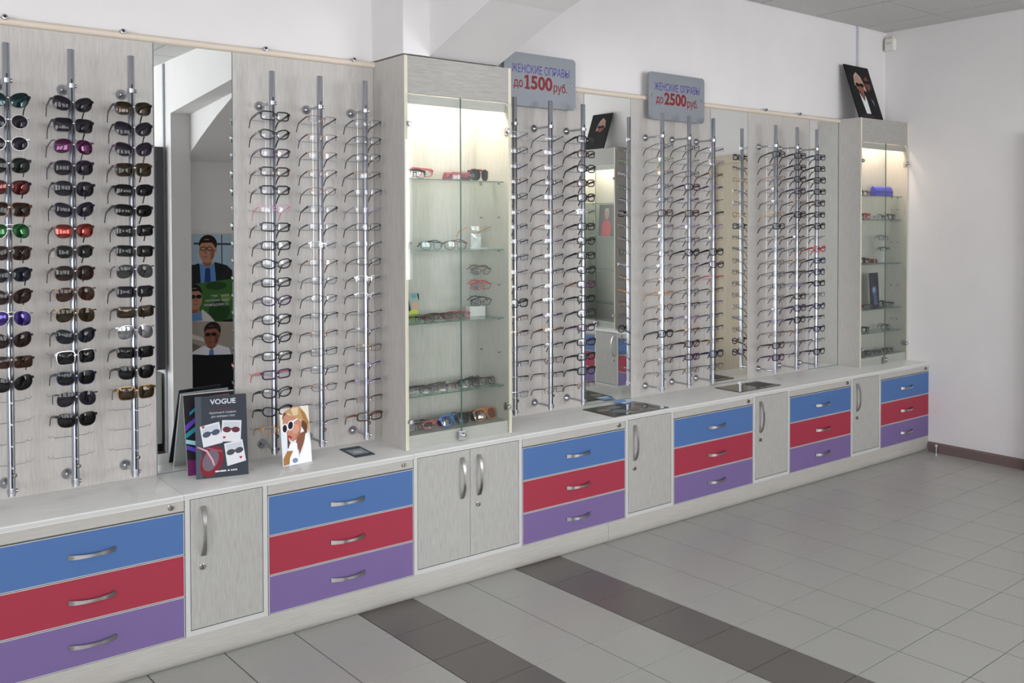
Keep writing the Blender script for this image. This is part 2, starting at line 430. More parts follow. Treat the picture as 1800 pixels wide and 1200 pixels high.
def worktop(x0, x1, label):
    y = YF - 0.008
    prof = [(-0.001, ZT - 0.022), (y + 0.002, ZT - 0.022), (y, ZT - 0.018), (y, ZT - 0.006), (y + 0.002, ZT - 0.002), (y + 0.006, ZT), (-0.001, ZT)]
    t = empty('worktop', (x0, 0, 0)); tag(t, label, 'worktop', 'pale laminate worktops')
    MB().prism([(0.0006, a, b) for a, b in prof], (x1 - x0 - 0.0012, 0, 0)).build('top_board', TOP, t, smooth=True)
    MB().box(0.0006, x1 - x0 - 0.0006, y - 0.0008, y, ZT - 0.018, ZT - 0.005).build('edge_band', EDGE, t)
worktop(0.11, X[1] - 0.005, 'pale worktop below the sunglasses poles, nearest the camera')
worktop(X[1] - 0.005, X[3] - 0.002, 'pale worktop holding the advertising cards')
worktop(X[3] - 0.002, X[4] + 0.002, 'short pale worktop under the near glass showcase')
worktop(X[4] + 0.002, X[6] + 0.02, 'pale worktop holding the larger dark mat')
worktop(X[6] + 0.02, X[11], 'long pale worktop running to the far corner')

# ------------------------------------------------------------------ wall panels, mirrors, top rails
ZR = 2.41
def wall_panel(x0, x1, label):
    o = MB().box(0, x1 - x0, 0, 0.0155, ZT, ZR).build('wall_panel', LAM_V); o.location = (x0, 0, 0)
    tag(o, label, 'panel', 'laminate panels behind the poles')
def wall_mirror(x0, x1, label):
    t = empty('wall_mirror', (x0, 0, ZT)); tag(t, label, 'mirror', 'narrow mirrors between the panels')
    w = x1 - x0; h = ZR - ZT
    MB().box(0.0035, w - 0.0035, -0.0005, 0.006, 0.003, h).build('mirror_glass', MIRROR, t)
    ring(MB(), 0.001, w - 0.001, 0.0, 0.0150, 0.0005, h, 0.0025).build('mirror_edge', MEDGE, t)
wall_panel(0.11, 1.119, 'laminate wall panel behind the sunglasses poles')
wall_mirror(1.119, 1.436, 'near narrow mirror between the sunglasses and the first eyeglasses')
wall_panel(1.436, 2.09, 'laminate wall panel between the near mirror and the glass showcase')
wall_panel(2.671, 3.369, 'laminate wall panel behind the poles under the nearer price sign')
wall_mirror(3.369, 3.726, 'narrow mirror between the two price signs')
wall_panel(3.726, 4.40, 'laminate wall panel behind the poles under the farther price sign')
wall_mirror(4.40, 4.759, 'narrow mirror right of the farther price sign')
wall_panel(4.759, 5.411, 'laminate wall panel behind the farthest eyeglasses poles')
wall_mirror(5.411, 5.753, 'mirror next to the corner glass showcase')
def top_rail(x0, x1, bolts, label):
    t = empty('top_rail', (x0, 0, ZR)); tag(t, label, 'rail', 'cream rails above the panels')
    w = x1 - x0
    prof = [(0.016, -0.004), (-0.010, -0.004), (-0.018, 0.001), (-0.021, 0.010), (-0.018, 0.019), (-0.010, 0.024), (0.016, 0.024)]
    MB().prism([(0, a, b) for a, b in prof], (w, 0, 0)).build('rail_bar', CREAM, t, smooth=True)
    for bx in bolts:
        b = MB().lathe((bx - x0, 0.016, 0.022), (0, -1, 0), [(0, 0.010), (0.052, 0.010), (0.055, 0.0085), (0.0555, 0.006)], 12).build('clip', CHROME, t, smooth=True)
        MB().lathe((bx - x0, -0.0395, 0.022), (0, -1, 0), [(0, 0.0055), (0.0008, 0.0055), (0.001, 0.001)], 10).build('clip_hole', BLACKP, b)
top_rail(0.11, 2.089, [0.606, 1.002, 1.567, 1.977], 'cream rail above the sunglasses and near mirror')
top_rail(2.672, 5.752, [2.9, 4.904, 5.266], 'cream rail behind the price signs')

# ------------------------------------------------------------------ glass showcases
def showcase(org, W, D, H, shelves, label, lampc, power, rz=0.0):
    t = empty('glass_showcase', org, rz); tag(t, label, 'showcase', 'glass showcases with lit tops')
    for sx in (0, W - 0.017):
        s = MB().box(sx, sx + 0.017, -D, -0.002, 0, H).build('side_panel', LAM_C if sx else LAM_V, t)
        MB().box(sx + 0.0005, sx + 0.0165, -D - 0.0012, -D, 0, H).build('edge_band', BEIGE, s)
    MB().box(0.017, W - 0.017, -0.010, -0.002, 0, H).build('back_panel', LAM_C, t)
    MB().box(0.017, W - 0.017, -D + 0.018, -0.010, H - 0.017, H).build('top_panel', LAM_C, t)
    MB().box(0.017, W - 0.017, -D, -D + 0.017, H - 0.168, H).build('fascia', LAM_F, t, bevel=0.001)
    MB().box(0.017, W - 0.017, -D + 0.02, -D + 0.034, H - 0.212, H - 0.168).build('light_valance', LAM_H, t)
    MB().box(0.017, W - 0.017, -D + 0.008, -0.010, 0, 0.060).build('bottom_board', LAM_H, t, bevel=0.001)
    zt = H - 0.170
    for i in range(2):
        a, b = (0.004, W / 2 - 0.0015) if i == 0 else (W / 2 + 0.0015, W - 0.004)
        d = MB().box(a, b, -D - 0.0065, -D - 0.0025, 0.004, zt).build('glass_door', GLASS, t)
        ex = b if i == 0 else a
        MB().box(ex - 0.0008, ex + 0.0008, -D - 0.0068, -D - 0.0022, 0.004, zt).build('door_edge', GEDGE, d)
        for z in (zt - 0.135, 0.128):
            hx = 0.022 if i == 0 else W - 0.022
            k = MB().lathe((hx, -D - 0.002, z), (0, -1, 0), [(0, 0.013), (0.010, 0.013), (0.014, 0.010), (0.0145, 0.001)], 14).build('hinge', CHROME, d, smooth=True)
            hb = MB().lathe((hx, -D + 0.001, z), (0, 1, 0), [(0, 0.013), (0.006, 0.012), (0.0065, 0.001)], 12)
            hb.box(hx - 0.004, hx + 0.004, -D + 0.002, -D + 0.030, z - 0.018, z + 0.018)
            hb.build('hinge_arm', SATIN, d)
    lk = MB().box(W / 2 - 0.022, W / 2 + 0.022, -D - 0.014, -D - 0.0068, 0.008, 0.050).build('door_lock', CHROME, t, bevel=0.002)
    MB().lathe((W / 2 + 0.004, -D - 0.0135, 0.030), (0, -1, 0), [(0, 0.012), (0.010, 0.011), (0.013, 0.007), (0.0135, 0.001)], 12).build('lock_barrel', LOCKM, lk, smooth=True)
    for z in shelves:
        s = MB().box(0.019, W - 0.019, -D + 0.040, -0.014, z, z + 0.005).build('glass_shelf', SHELFG, t)
        MB().box(0.019, W - 0.019, -D + 0.0388, -D + 0.040, z + 0.0002, z + 0.0048).build('shelf_edge', GEDGE, s)
    zz = sorted(set(list(shelves) + [(a + b) / 2 for a, b in zip(shelves, shelves[1:])]))
    for z in zz:
        for py in (-D + 0.075, -0.06):
            for sx, d in ((0.017, 1), (W - 0.017, -1)):
                MB().lathe((sx, py, z - 0.005), (d, 0, 0), [(0, 0.004), (0.011, 0.004), (0.0112, 0.001)], 8).build('shelf_pin', LOCKM, t)
    lm = MB().box(0.06, W - 0.06, -D + 0.045, -D + 0.075, H - 0.045, H - 0.018).build('lamp', mat('lit_tube', (255, 246, 226), 0.4, emit=((255, 240, 214), 5.0)), t)
    l = bpy.data.lights.new('showcase_lamp', 'AREA'); l.shape = 'RECTANGLE'; l.size = W - 0.14; l.size_y = 0.05; l.energy = power; l.color = lampc
    lo = link('showcase_lamp', l, t); lo.location = (W / 2, -D * 0.55, H - 0.055)
    return t
S1 = dict(org=(2.09, 0, ZT), W=0.581, D=0.292)
S2 = dict(org=(5.753, 0, ZT), W=0.617, D=0.187)
HC = 1.776
SH1 = [0.886, 1.22, 1.554, 1.884]; SH2 = [0.886, 1.057, 1.388, 1.71, 1.884]
showcase((2.09, 0, ZT), 0.581, 0.292, HC, [z - ZT - 0.005 for z in SH1], 'near tall glass showcase with bright warm light, under the arch', (1.0, 0.91, 0.78), 6.5)
showcase((5.753, 0, ZT), 0.617, 0.187, HC, [z - ZT - 0.005 for z in SH2], 'tall glass showcase in the far corner with pinkish light', (1.0, 0.79, 0.64), 5.0)

# ------------------------------------------------------------------ eyewear
def outline(shape, w, h, n=22):
    pts = []
    for i in range(n):
        a = 2 * PI * i / n
        e = {'rect': 5.0, 'soft': 3.4, 'oval': 2.4, 'round': 2.0, 'cat': 2.4, 'way': 2.8, 'big': 2.5, 'avi': 2.3, 'sport': 2.8, 'flat': 4.0}[shape]
        c, s = math.cos(a), math.sin(a)
        x = math.copysign(abs(c) ** (2 / e), c) * w / 2; z = math.copysign(abs(s) ** (2 / e), s) * h / 2
        u, v = x / (w / 2), z / (h / 2)      # u > 0 is the outer side
        if shape == 'cat': z += 0.11 * h * u * (1 if v > 0 else 0.5) * (1 + 0.6 * max(v, 0)); x *= 1 + 0.08 * v
        if shape == 'way': x *= 1 + 0.10 * v; z += 0.05 * h * u * max(v, 0)
        if shape == 'flat': x *= 1 + 0.07 * v
        if shape == 'avi': x += -0.06 * w * (v - 0.2) * 0 + 0.07 * w * (-v) * 0.6; z += -0.06 * h * u * (1 if v < 0 else 0.2); x *= 1 + 0.05 * v
        if shape == 'sport': z += 0.06 * h * u; x *= 1 + 0.04 * v
        if shape == 'rect': z += 0.02 * h * u
        pts.append((x, z))
    return pts

STY = {}
def style(key, shape, w, h, b, t, d=0.004, rim='full', k=2.4, th=(0.006, 0.006), bulge=0.0003, hinge=0.3, tbar=False):
    """meshes for one kind of pair: front, one lens per side, one temple per side"""
    front = MB(); lens = {}
    P = outline(shape, w, h); n = len(P); cxl = w / 2 + b / 2
    bend = lambda x: k * x * x
    kz = 0.8 * k
    surf = lambda x, z: k * x * x + kz * z * z
    crown = bulge / (w / 2) ** 2
    for s in (-1, 1):
        pin = [(s * (cxl + x), z) for x, z in P]
        pout = []
        for i in range(n):
            a, c = P[i - 1], P[(i + 1) % n]; dx, dz = c[0] - a[0], c[1] - a[1]; L = math.hypot(dx, dz)
            tt = t * (1.5 if (P[i][1] > 0 and rim == 'brow') else 1.0)
            pout.append((s * (cxl + P[i][0] + dz / L * tt), P[i][1] - dx / L * tt))
        idx = list(range(n)); closed = True
        if rim in ('half', 'brow'):
            idx = [i for i in range(-2, n // 2 + 3)]; closed = False
        if rim == 'none': idx = []
        base = len(front.v)
        for i in idx:
            (xi, zi), (xo, zo) = pin[i % n], pout[i % n]
            front.v += [(xi, surf(xi, zi) - d / 2, zi), (xo, surf(xo, zo) - d / 2, zo), (xo, surf(xo, zo) + d / 2, zo), (xi, surf(xi, zi) + d / 2, zi)]
        m = len(idx)
        for i in range(m if closed else m - 1):
            i2 = (i + 1) % m
            for j in range(4):
                j2 = (j + 1) % 4
                front.f.append((base + i * 4 + j, base + i * 4 + j2, base + i2 * 4 + j2, base + i2 * 4 + j)); front.m.append(0)
        if idx and not closed:
            front.f.append(tuple(base + j for j in range(4))); front.f.append(tuple(base + (m - 1) * 4 + j for j in range(4))); front.m += [0, 0]
        # end piece to the hinge
        hx = cxl + w / 2 + max(t, 0.0012) + 0.004; hz = h * hinge
        x0 = cxl + w / 2 * (0.90 if shape not in ('round', 'oval', 'avi') else 0.82)
        eh = max(th[0] * 0.45, 0.0022)
        ep = [(s * x0, bend(x0) - 0.0005, hz + 0.001), (s * (hx - 0.003), bend(hx) - 0.001, hz + 0.001), (s * hx, bend(hx) + 0.001, hz), (s * hx, bend(hx) + 0.006, hz)]
        front.sweep(ep, [(-0.0016, -eh), (0.0016, -eh), (0.0016, eh), (-0.0016, eh)])
        # lens
        L_ = MB(); rings = (1.0, 0.72, 0.4)
        for r in rings:
            for (x, z) in P:
                q = cxl + x * r * 1.005
                L_.v.append((s * q, surf(q, z * r) - crown * (1 - r * r) * (x * x + z * z) / max(1e-6, 1) - 0.0005, z * r * 1.005))
        L_.v.append((s * cxl, bend(cxl) - bulge * 0.75 - 0.0005, 0))
        for ri in range(2):
            for i in range(n):
                i2 = (i + 1) % n; L_.f.append((ri * n + i, ri * n + i2, (ri + 1) * n + i2, (ri + 1) * n + i)); L_.m.append(0)
        for i in range(n): L_.f.append((2 * n + i, 2 * n + (i + 1) % n, 3 * n)); L_.m.append(0)
        lens[s] = L_
    bz = h * 0.16
    bw = b / 2 + w * 0.03
    br = max(t * 0.75, 0.0011)
    front.sweep([(-bw, bend(bw), bz - 0.002), (-bw * 0.5, 0, bz + 0.001), (0, 0, bz + 0.002), (bw * 0.5, 0, bz + 0.001), (bw, bend(bw), bz - 0.002)],
                [(-d * .4, -br), (d * .4, -br), (d * .4, br), (-d * .4, br)])
    if tbar: front.sweep([(-bw * 1.5, bend(bw), h * 0.42), (0, -0.0005, h * 0.47), (bw * 1.5, bend(bw), h * 0.42)], [(-0.001, -0.001), (0.001, -0.001), (0.001, 0.001), (-0.001, 0.001)])
    hx = cxl + w / 2 + max(t, 0.0012) + 0.004
    hpos = (hx, bend(hx) + 0.006, h * hinge)
    tem = {}
    for s in (-1, 1):
        path = [(0, 0, 0), (-s * 0.0005, 0.02, -0.003), (-s * 0.002, 0.05, -0.0095), (-s * 0.004, 0.082, -0.017), (-s * 0.0055, 0.097, -0.0225), (-s * 0.007, 0.108, -0.033), (-s * 0.009, 0.122, -0.055)]
        hs = [th[0], th[0] * 0.9, (th[0] + th[1]) / 2, th[1], th[1], th[1] * 1.05, th[1] * 0.8]
        sect = [[(-0.0013, -q / 2), (0.0013, -q / 2), (0.0013, q / 2), (-0.0013, q / 2)] for q in hs]
        tem[s] = MB().sweep(path, sect).mesh('temple', BLACKP, smooth=False)
    STY[key] = dict(front=front.mesh('frame_front', BLACKP, smooth=True), lens={s: lens[s].mesh('lens', GLASS, smooth=True) for s in lens}, temple=tem, hinge=hpos, h=h, t=t, rim=rim)

# optical styles
style('thick', 'rect', 0.049, 0.029, 0.015, 0.0054, th=(0.011, 0.006))
style('thickcat', 'cat', 0.050, 0.032, 0.015, 0.0052, th=(0.011, 0.006))
style('bold', 'soft', 0.048, 0.034, 0.015, 0.0054, th=(0.012, 0.0065))
style('thin', 'rect', 0.050, 0.029, 0.018, 0.0018, d=0.0026, th=(0.004, 0.004))
style('ovalthin', 'oval', 0.047, 0.031, 0.019, 0.0018, d=0.0026, th=(0.0035, 0.004))
style('half', 'rect', 0.051, 0.027, 0.018, 0.0016, d=0.0026, rim='half', th=(0.006, 0.0042))
style('halfwide', 'soft', 0.051, 0.029, 0.018, 0.0016, d=0.0026, rim='half', th=(0.010, 0.0042))
style('rimless', 'soft', 0.050, 0.028, 0.018, 0.0010, d=0.0020, rim='none', th=(0.0035, 0.004))
style('roundthin', 'round', 0.044, 0.038, 0.021, 0.0015, d=0.0025, th=(0.003, 0.004))
style('mid', 'soft', 0.047, 0.036, 0.017, 0.0024, d=0.003, th=(0.006, 0.005))
style('midcat', 'cat', 0.049, 0.035, 0.016, 0.0026, d=0.003, th=(0.006, 0.005))
# sunglasses styles
style('wayfarer', 'way', 0.053, 0.046, 0.016, 0.0030, d=0.005, k=3.2, th=(0.010, 0.007), bulge=0.0014)
style('square', 'flat', 0.055, 0.047, 0.014, 0.0026, d=0.005, k=3.2, th=(0.010, 0.007), bulge=0.0014)
style('cateye', 'cat', 0.056, 0.049, 0.014, 0.0022, d=0.004, k=3.2, th=(0.009, 0.006), bulge=0.0014)
style('oversize', 'big', 0.057, 0.052, 0.013, 0.0022, d=0.004, k=3.4, th=(0.010, 0.006), bulge=0.0016)
style('aviator', 'avi', 0.056, 0.052, 0.014, 0.0010, d=0.002, k=2.8, th=(0.0035, 0.004), bulge=0.0014, hinge=0.34, tbar=True)
style('roundsun', 'round', 0.051, 0.047, 0.018, 0.0020, d=0.003, k=2.8, th=(0.006, 0.005), bulge=0.0014)
style('sport', 'sport', 0.060, 0.042, 0.012, 0.0020, d=0.004, k=4.6, th=(0.012, 0.006), bulge=0.0016)
style('club', 'way', 0.050, 0.045, 0.018, 0.0024, d=0.004, rim='brow', k=2.8, th=(0.008, 0.006), bulge=0.0014)
style('smallrect', 'rect', 0.056, 0.040, 0.015, 0.0020, d=0.004, k=3.4, th=(0.009, 0.006), bulge=0.0014)

def fm(name, rgb, rough=0.3, metal=0.0): return mat('frame_' + name, rgb, rough, metal, 0.35)
FRAMES = {'black': fm('black', (16, 15, 17)), 'brown': fm('brown', (58, 36, 28)), 'purple': fm('purple', (58, 32, 62)), 'navy': fm('navy', (24, 30, 66)),
          'pink': fm('pink', (206, 128, 158)), 'orange': fm('orange', (186, 124, 34)), 'red': fm('red', (176, 44, 48)), 'teal': fm('teal', (40, 116, 122)),
          'silver': fm('silver', (176, 176, 178), 0.25, 1.0), 'grey': fm('grey', (78, 78, 84), 0.3, 0.8), 'gold': fm('gold', (126, 98, 58), 0.3, 1.0),
          'bronze': fm('bronze', (108, 78, 60), 0.3, 0.8), 'white': fm('white', (226, 224, 226)), 'clear': fm('clear', (196, 190, 196)), 'green': fm('green', (110, 134, 60)),
          'lilac': fm('lilac', (150, 130, 164)), 'rose': fm('rose', (196, 96, 92)), 'blue': fm('blue', (76, 120, 186)), 'tortoise': fm('tortoise', (122, 66, 30))}
CLEARL = clear_mat('clear_lens', (240, 242, 246), 1.0, 1.55, 0.11, 0.01)
def tint(name, rgb, base=0.0): return clear_mat('tint_' + name, tuple(v * 0.74 for v in rgb), 0.62, 1.42, 0.01, base)
LENS = {'dark': tint('dark', (46, 44, 50)), 'violet': tint('violet', (70, 62, 84)), 'brown': tint('brown', (84, 56, 46)), 'blackl': tint('black', (32, 32, 35)),
        'grey': tint('grey', (120, 122, 120)), 'olive': tint('olive', (92, 76, 40)), 'greenl': tint('green', (48, 60, 50)), 'blue': tint('blue', (52, 58, 82)),
        'amber': tint('amber', (112, 66, 44)), 'pinkl': tint('pink', (206, 130, 150)),
        'teal_m': mirror_lens('mirror_teal', (4, 42, 46), (40, 60, 60), 0.85), 'red_m': mirror_lens('mirror_red', (78, 10, 6), (70, 30, 24), 0.75),
        'green_m': mirror_lens('mirror_green', (8, 74, 26), (40, 70, 40), 0.8), 'purple_m': mirror_lens('mirror_purple', (40, 14, 96), (50, 40, 80), 0.8),
        'magenta_m': mirror_lens('mirror_magenta', (66, 6, 58), (90, 20, 40), 0.75), 'orange_m': mirror_lens('mirror_orange', (116, 22, 4), (90, 30, 16), 0.8),
        'gold_m': mirror_lens('mirror_gold', (44, 32, 12), (60, 46, 24), 0.7), 'silver_m': mirror_lens('mirror_silver_lens', (110, 110, 114), (90, 90, 92), 0.8)}

def setm(o, m):
    o.material_slots[0].link = 'OBJECT'; o.material_slots[0].material = m
def glasses(name, sty, fcol, lmat, loc, label, cat, group, rot=(0, 0, 0), fold=None, tcol=None, scale=1.0):
    S = STY[sty]
    t = empty(name, loc); t.rotation_euler = rot; t.scale = (scale,) * 3
    tag(t, label, cat, group)
    f = link('frame_front', S['front'], t); setm(f, FRAMES[fcol])
    for s in (-1, 1):
        l = link('lens', S['lens'][s], t); setm(l, lmat)
        q = link('temple', S['temple'][s], t); setm(q, FRAMES[tcol or fcol])
        hx, hy, hz = S['hinge']; q.location = (s * hx, hy, hz)
        if fold:
            q.rotation_mode = 'ZYX'; q.rotation_euler = (0, s * math.radians(19 + random.uniform(-2, 3)), s * math.radians(fold + random.uniform(-3, 2))); q.location = (s * hx, hy + (0.003 if s > 0 else 0.0), hz)
    return t

ORD = ['topmost', 'second from top', 'third from top', 'fourth from top', 'fifth from top', 'sixth from top', 'seventh from top', 'eighth from top', 'ninth from top', 'tenth from top',
       'eleventh from top', 'twelfth from top', 'thirteenth from top', 'fourteenth from top', 'fifteenth from top', 'sixteenth from top', 'seventeenth from top', 'lowest']

# display poles
PY = -0.145; PZ0, PZ1 = 0.70, 2.32; PITCHZ = 0.0775; ROW0 = 2.122
RC = [(-0.0125 * math.cos(2 * PI * j / 20 + PI / 20), 0.0125 * math.sin(2 * PI * j / 20 + PI / 20)) for j in range(20)]
tube_me = MB().tube([(0, 0, 0), (0, 0, PZ1 - PZ0 - 0.002), (0, 0, PZ1 - PZ0)], [0.0125, 0.0125, 0.0115], 20).mesh('tube', TUBE, True)
slot_me = MB().box(-0.0028, 0.0028, -0.0136, -0.0105, 0.03, PZ1 - PZ0 - 0.11).mesh('slot', DARKSLOT)
hk = MB()
hk.tube([(0, 0.006, -0.003), (0, 0.066, -0.003), (0, 0.070, 0.0)], 0.0012, 6)
hk.tube([(-0.078, 0.070, 0.012), (-0.070, 0.070, 0.0015), (-0.060, 0.070, 0.008), (-0.056, 0.070, 0.0005), (0, 0.070, 0), (0.056, 0.070, 0.0005), (0.060, 0.070, 0.008), (0.070, 0.070, 0.0015), (0.078, 0.070, 0.012)], 0.0013, 6)
hook_me = hk.mesh('hook', WIRE, True)
nub_me = MB().lathe((0, -0.0125, 0), (0, -1, 0), [(0, 0.0035), (0.018, 0.003), (0.024, 0.0045), (0.027, 0.0035), (0.0275, 0.001)], 8).mesh('nose_peg', NUB, True)
br = MB()
br.tube([(0, 0.013, 0), (0, 0.140, 0)], 0.0058, 10)
br.lathe((0, 0.144, 0), (0, -1, 0), [(0, 0.021), (0.004, 0.021), (0.010, 0.018), (0.016, 0.010), (0.020, 0.006), (0.0205, 0.004)], 18)
br.tube([(0, 0, -0.008), (0, 0, 0.008)], 0.0152, 16)
br.lathe((0, 0.010, 0), (0, 1, 0), [(0, 0.009), (0.010, 0.008), (0.012, 0.004)], 12)
br.lathe((0.012, 0, 0), (1, 0, 0), [(0, 0.008), (0.006, 0.008), (0.008, 0.005), (0.0082, 0.001)], 12)
br_me = br.mesh('bracket', CHROME, True)
lk_me = MB().lathe((0.006, -0.010, 0), (0.5, -0.86, 0), [(0, 0.008), (0.007, 0.008), (0.008, 0.006), (0.0082, 0.001)], 12).mesh('pole_lock', LOCKM, True)
rod_me = MB().tube([(0, 0, 0.03), (0, 0, PZ1 - PZ0 - 0.12)], 0.0012, 6).mesh('security_rod', WIRE, True)
def pole(x, label, group, rod):
    t = empty('display_pole', (x, PY, PZ0)); tag(t, label, 'display pole', group)
    link('tube', tube_me, t); link('slot', slot_me, t)
    for z in (0.018, PZ1 - PZ0 - 0.134):
        b = link('bracket', br_me, t); b.location = (0, 0, z)
    l = link('pole_lock', lk_me, t); l.location = (0, 0, 0.075)
    for i in range(18):
        z = ROW0 - PITCHZ * i - PZ0
        h = link('hook', hook_me, t); h.location = (0, 0, z - 0.008)
        n = link('nose_peg', nub_me, t); n.location = (0, 0, z + 0.001)
    if rod:
        r = link('security_rod', rod_me, t); r.location = (0, 0.075, 0)
    return t

G1 = 'sunglasses on the poles at the left'
SUN = [
 (0.591, 'left sunglasses pole', 'leftmost sunglasses pole, cut by the picture edge', [
  ('cateye', 'black', 'teal_m', 'teal mirrored'), ('roundsun', 'clear', 'violet', 'pale-framed dark'), ('roundsun', 'white', 'violet', 'white-framed'), ('oversize', 'grey', 'greenl', 'dark green'),
  ('wayfarer', 'black', 'red_m', 'red mirrored'), ('square', 'bronze', 'brown', 'bronze-rimmed brown'), ('aviator', 'silver', 'green_m', 'green mirrored'), ('square', 'brown', 'brown', 'dark brown'),
  ('wayfarer', 'black', 'blue', 'black-blue'), ('cateye', 'brown', 'brown', 'brown'), ('aviator', 'silver', 'purple_m', 'purple mirrored'), ('cateye', 'purple', 'brown', 'brown'), ('smallrect', 'brown', 'amber', 'narrow brown'), ('cateye', 'black', 'dark', 'black')]),
 (0.796, 'middle sunglasses pole', 'middle sunglasses pole with two empty hooks', [
  ('cateye', 'black', 'violet', 'black cat-eye'), ('square', 'black', 'violet', 'black flat-topped'), ('aviator', 'purple', 'magenta_m', 'magenta mirrored'), ('oversize', 'purple', 'violet', 'large violet'),
  ('oversize', 'black', 'violet', 'large dark'), ('cateye', 'navy', 'violet', 'dark violet'), ('wayfarer', 'brown', 'orange_m', 'orange-red mirrored'), ('club', 'brown', 'greenl', 'green browline'),
  ('oversize', 'brown', 'brown', 'large brown'), ('aviator', 'bronze', 'amber', 'reddish brown aviator'), ('aviator', 'gold', 'olive', 'gold aviator'), ('cateye', 'black', 'blue', 'blue-black'),
  ('square', 'silver', 'blackl', 'silver-topped black'), ('wayfarer', 'navy', 'blackl', 'navy'), ('aviator', 'black', 'violet', 'dark purple aviator'), ('wayfarer', 'black', 'blackl', 'black')]),
 (1.001, 'right sunglasses pole', 'sunglasses pole next to the near mirror', [
  ('wayfarer', 'black', 'gold_m', 'gold-tinted'), ('cateye', 'black', 'violet', 'dark violet'), ('cateye', 'purple', 'violet', 'purple-rimmed'), ('square', 'brown', 'olive', 'brown'),
  ('sport', 'black', 'blackl', 'black wraparound'), ('sport', 'black', 'blackl', 'black wraparound'), ('smallrect', 'black', 'blackl', 'black rectangular'), ('smallrect', 'black', 'blackl', 'black rectangular'),
  ('aviator', 'grey', 'grey', 'grey rimless'), ('smallrect', 'black', 'violet', 'dark square'), ('smallrect', 'black', 'gold_m', 'olive-gold'), ('aviator', 'silver', 'silver_m', 'silver mirrored'),
  ('smallrect', 'black', 'blackl', 'small black'), ('wayfarer', 'black', 'blackl', 'black'), ('square', 'gold', 'gold_m', 'gold-rimmed')])]
for (x, ph, plabel, rows) in SUN:
    pole(x, plabel, 'chrome poles for sunglasses', False)
    for i, (sty, fc, lc, words) in enumerate(rows):
        glasses('sunglasses', sty, fc, LENS[lc], (x + random.uniform(-.001, .001), -0.182, ROW0 - PITCHZ * i - 0.007), '%s sunglasses, %s on the %s' % (words, ORD[i], ph), 'sunglasses', G1,
                rot=(math.radians(random.uniform(-3, 3)), math.radians(random.uniform(-2.2, 2.2)), math.radians(random.uniform(-3, 3))))
# white price tag on one pair
def price_tag(loc, label, rz=0.3):
    t = empty('price_tag', loc, rz); tag(t, label, 'tag')
    MB().box(-0.006, 0.006, -0.0004, 0.0004, -0.022, 0).build('tag_card', EDGE, t)
    MB().tube([(0, 0, 0), (0.003, 0.002, 0.010), (0.006, 0.004, 0.020)], 0.0004, 4).build('string', EDGE, t)

FC = {'black': 'black', 'brown': 'dark brown', 'purple': 'dark purple', 'navy': 'navy', 'pink': 'pink', 'orange': 'amber', 'red': 'red', 'silver': 'silver', 'grey': 'grey', 'bronze': 'bronze', 'gold': 'gold', 'green': 'olive green', 'lilac': 'lilac', 'rose': 'rose', 'teal': 'teal', 'tortoise': 'tortoiseshell'}
SW = {'thick': 'thick-rimmed', 'thickcat': 'cat-eye', 'mid': 'full-rim', 'midcat': 'cat-eye', 'bold': 'bold-rimmed', 'thin': 'thin-rimmed', 'ovalthin': 'oval thin-rimmed', 'half': 'half-rim', 'halfwide': 'half-rim', 'rimless': 'rimless', 'roundthin': 'round thin-rimmed'}
def rows_black(special):
    r = []
    for i in range(18):
        r.append(special.get(i) or (random.choice(['thick', 'thick', 'thick', 'thickcat', 'bold']), random.choice(['black', 'black', 'black', 'brown', 'purple']), None))
    return r
def rows_thin(special, thick=0.12):
    r = []
    for i in range(18):
        if i in special: r.append(special[i]); continue
        if random.random() < thick: r.append((random.choice(['thick', 'bold', 'thickcat']), random.choice(['black', 'brown', 'purple', 'navy']), None))
        else:
            s = random.choice(['half', 'half', 'half', 'halfwide', 'rimless', 'thin', 'ovalthin'])
            fcol = random.choice(['grey', 'silver', 'bronze', 'black', 'gold', 'grey', 'bronze', 'lilac'])
            r.append((s, fcol, random.choice(['black', 'black', 'brown', 'purple', 'grey', 'bronze', None])))
    return r
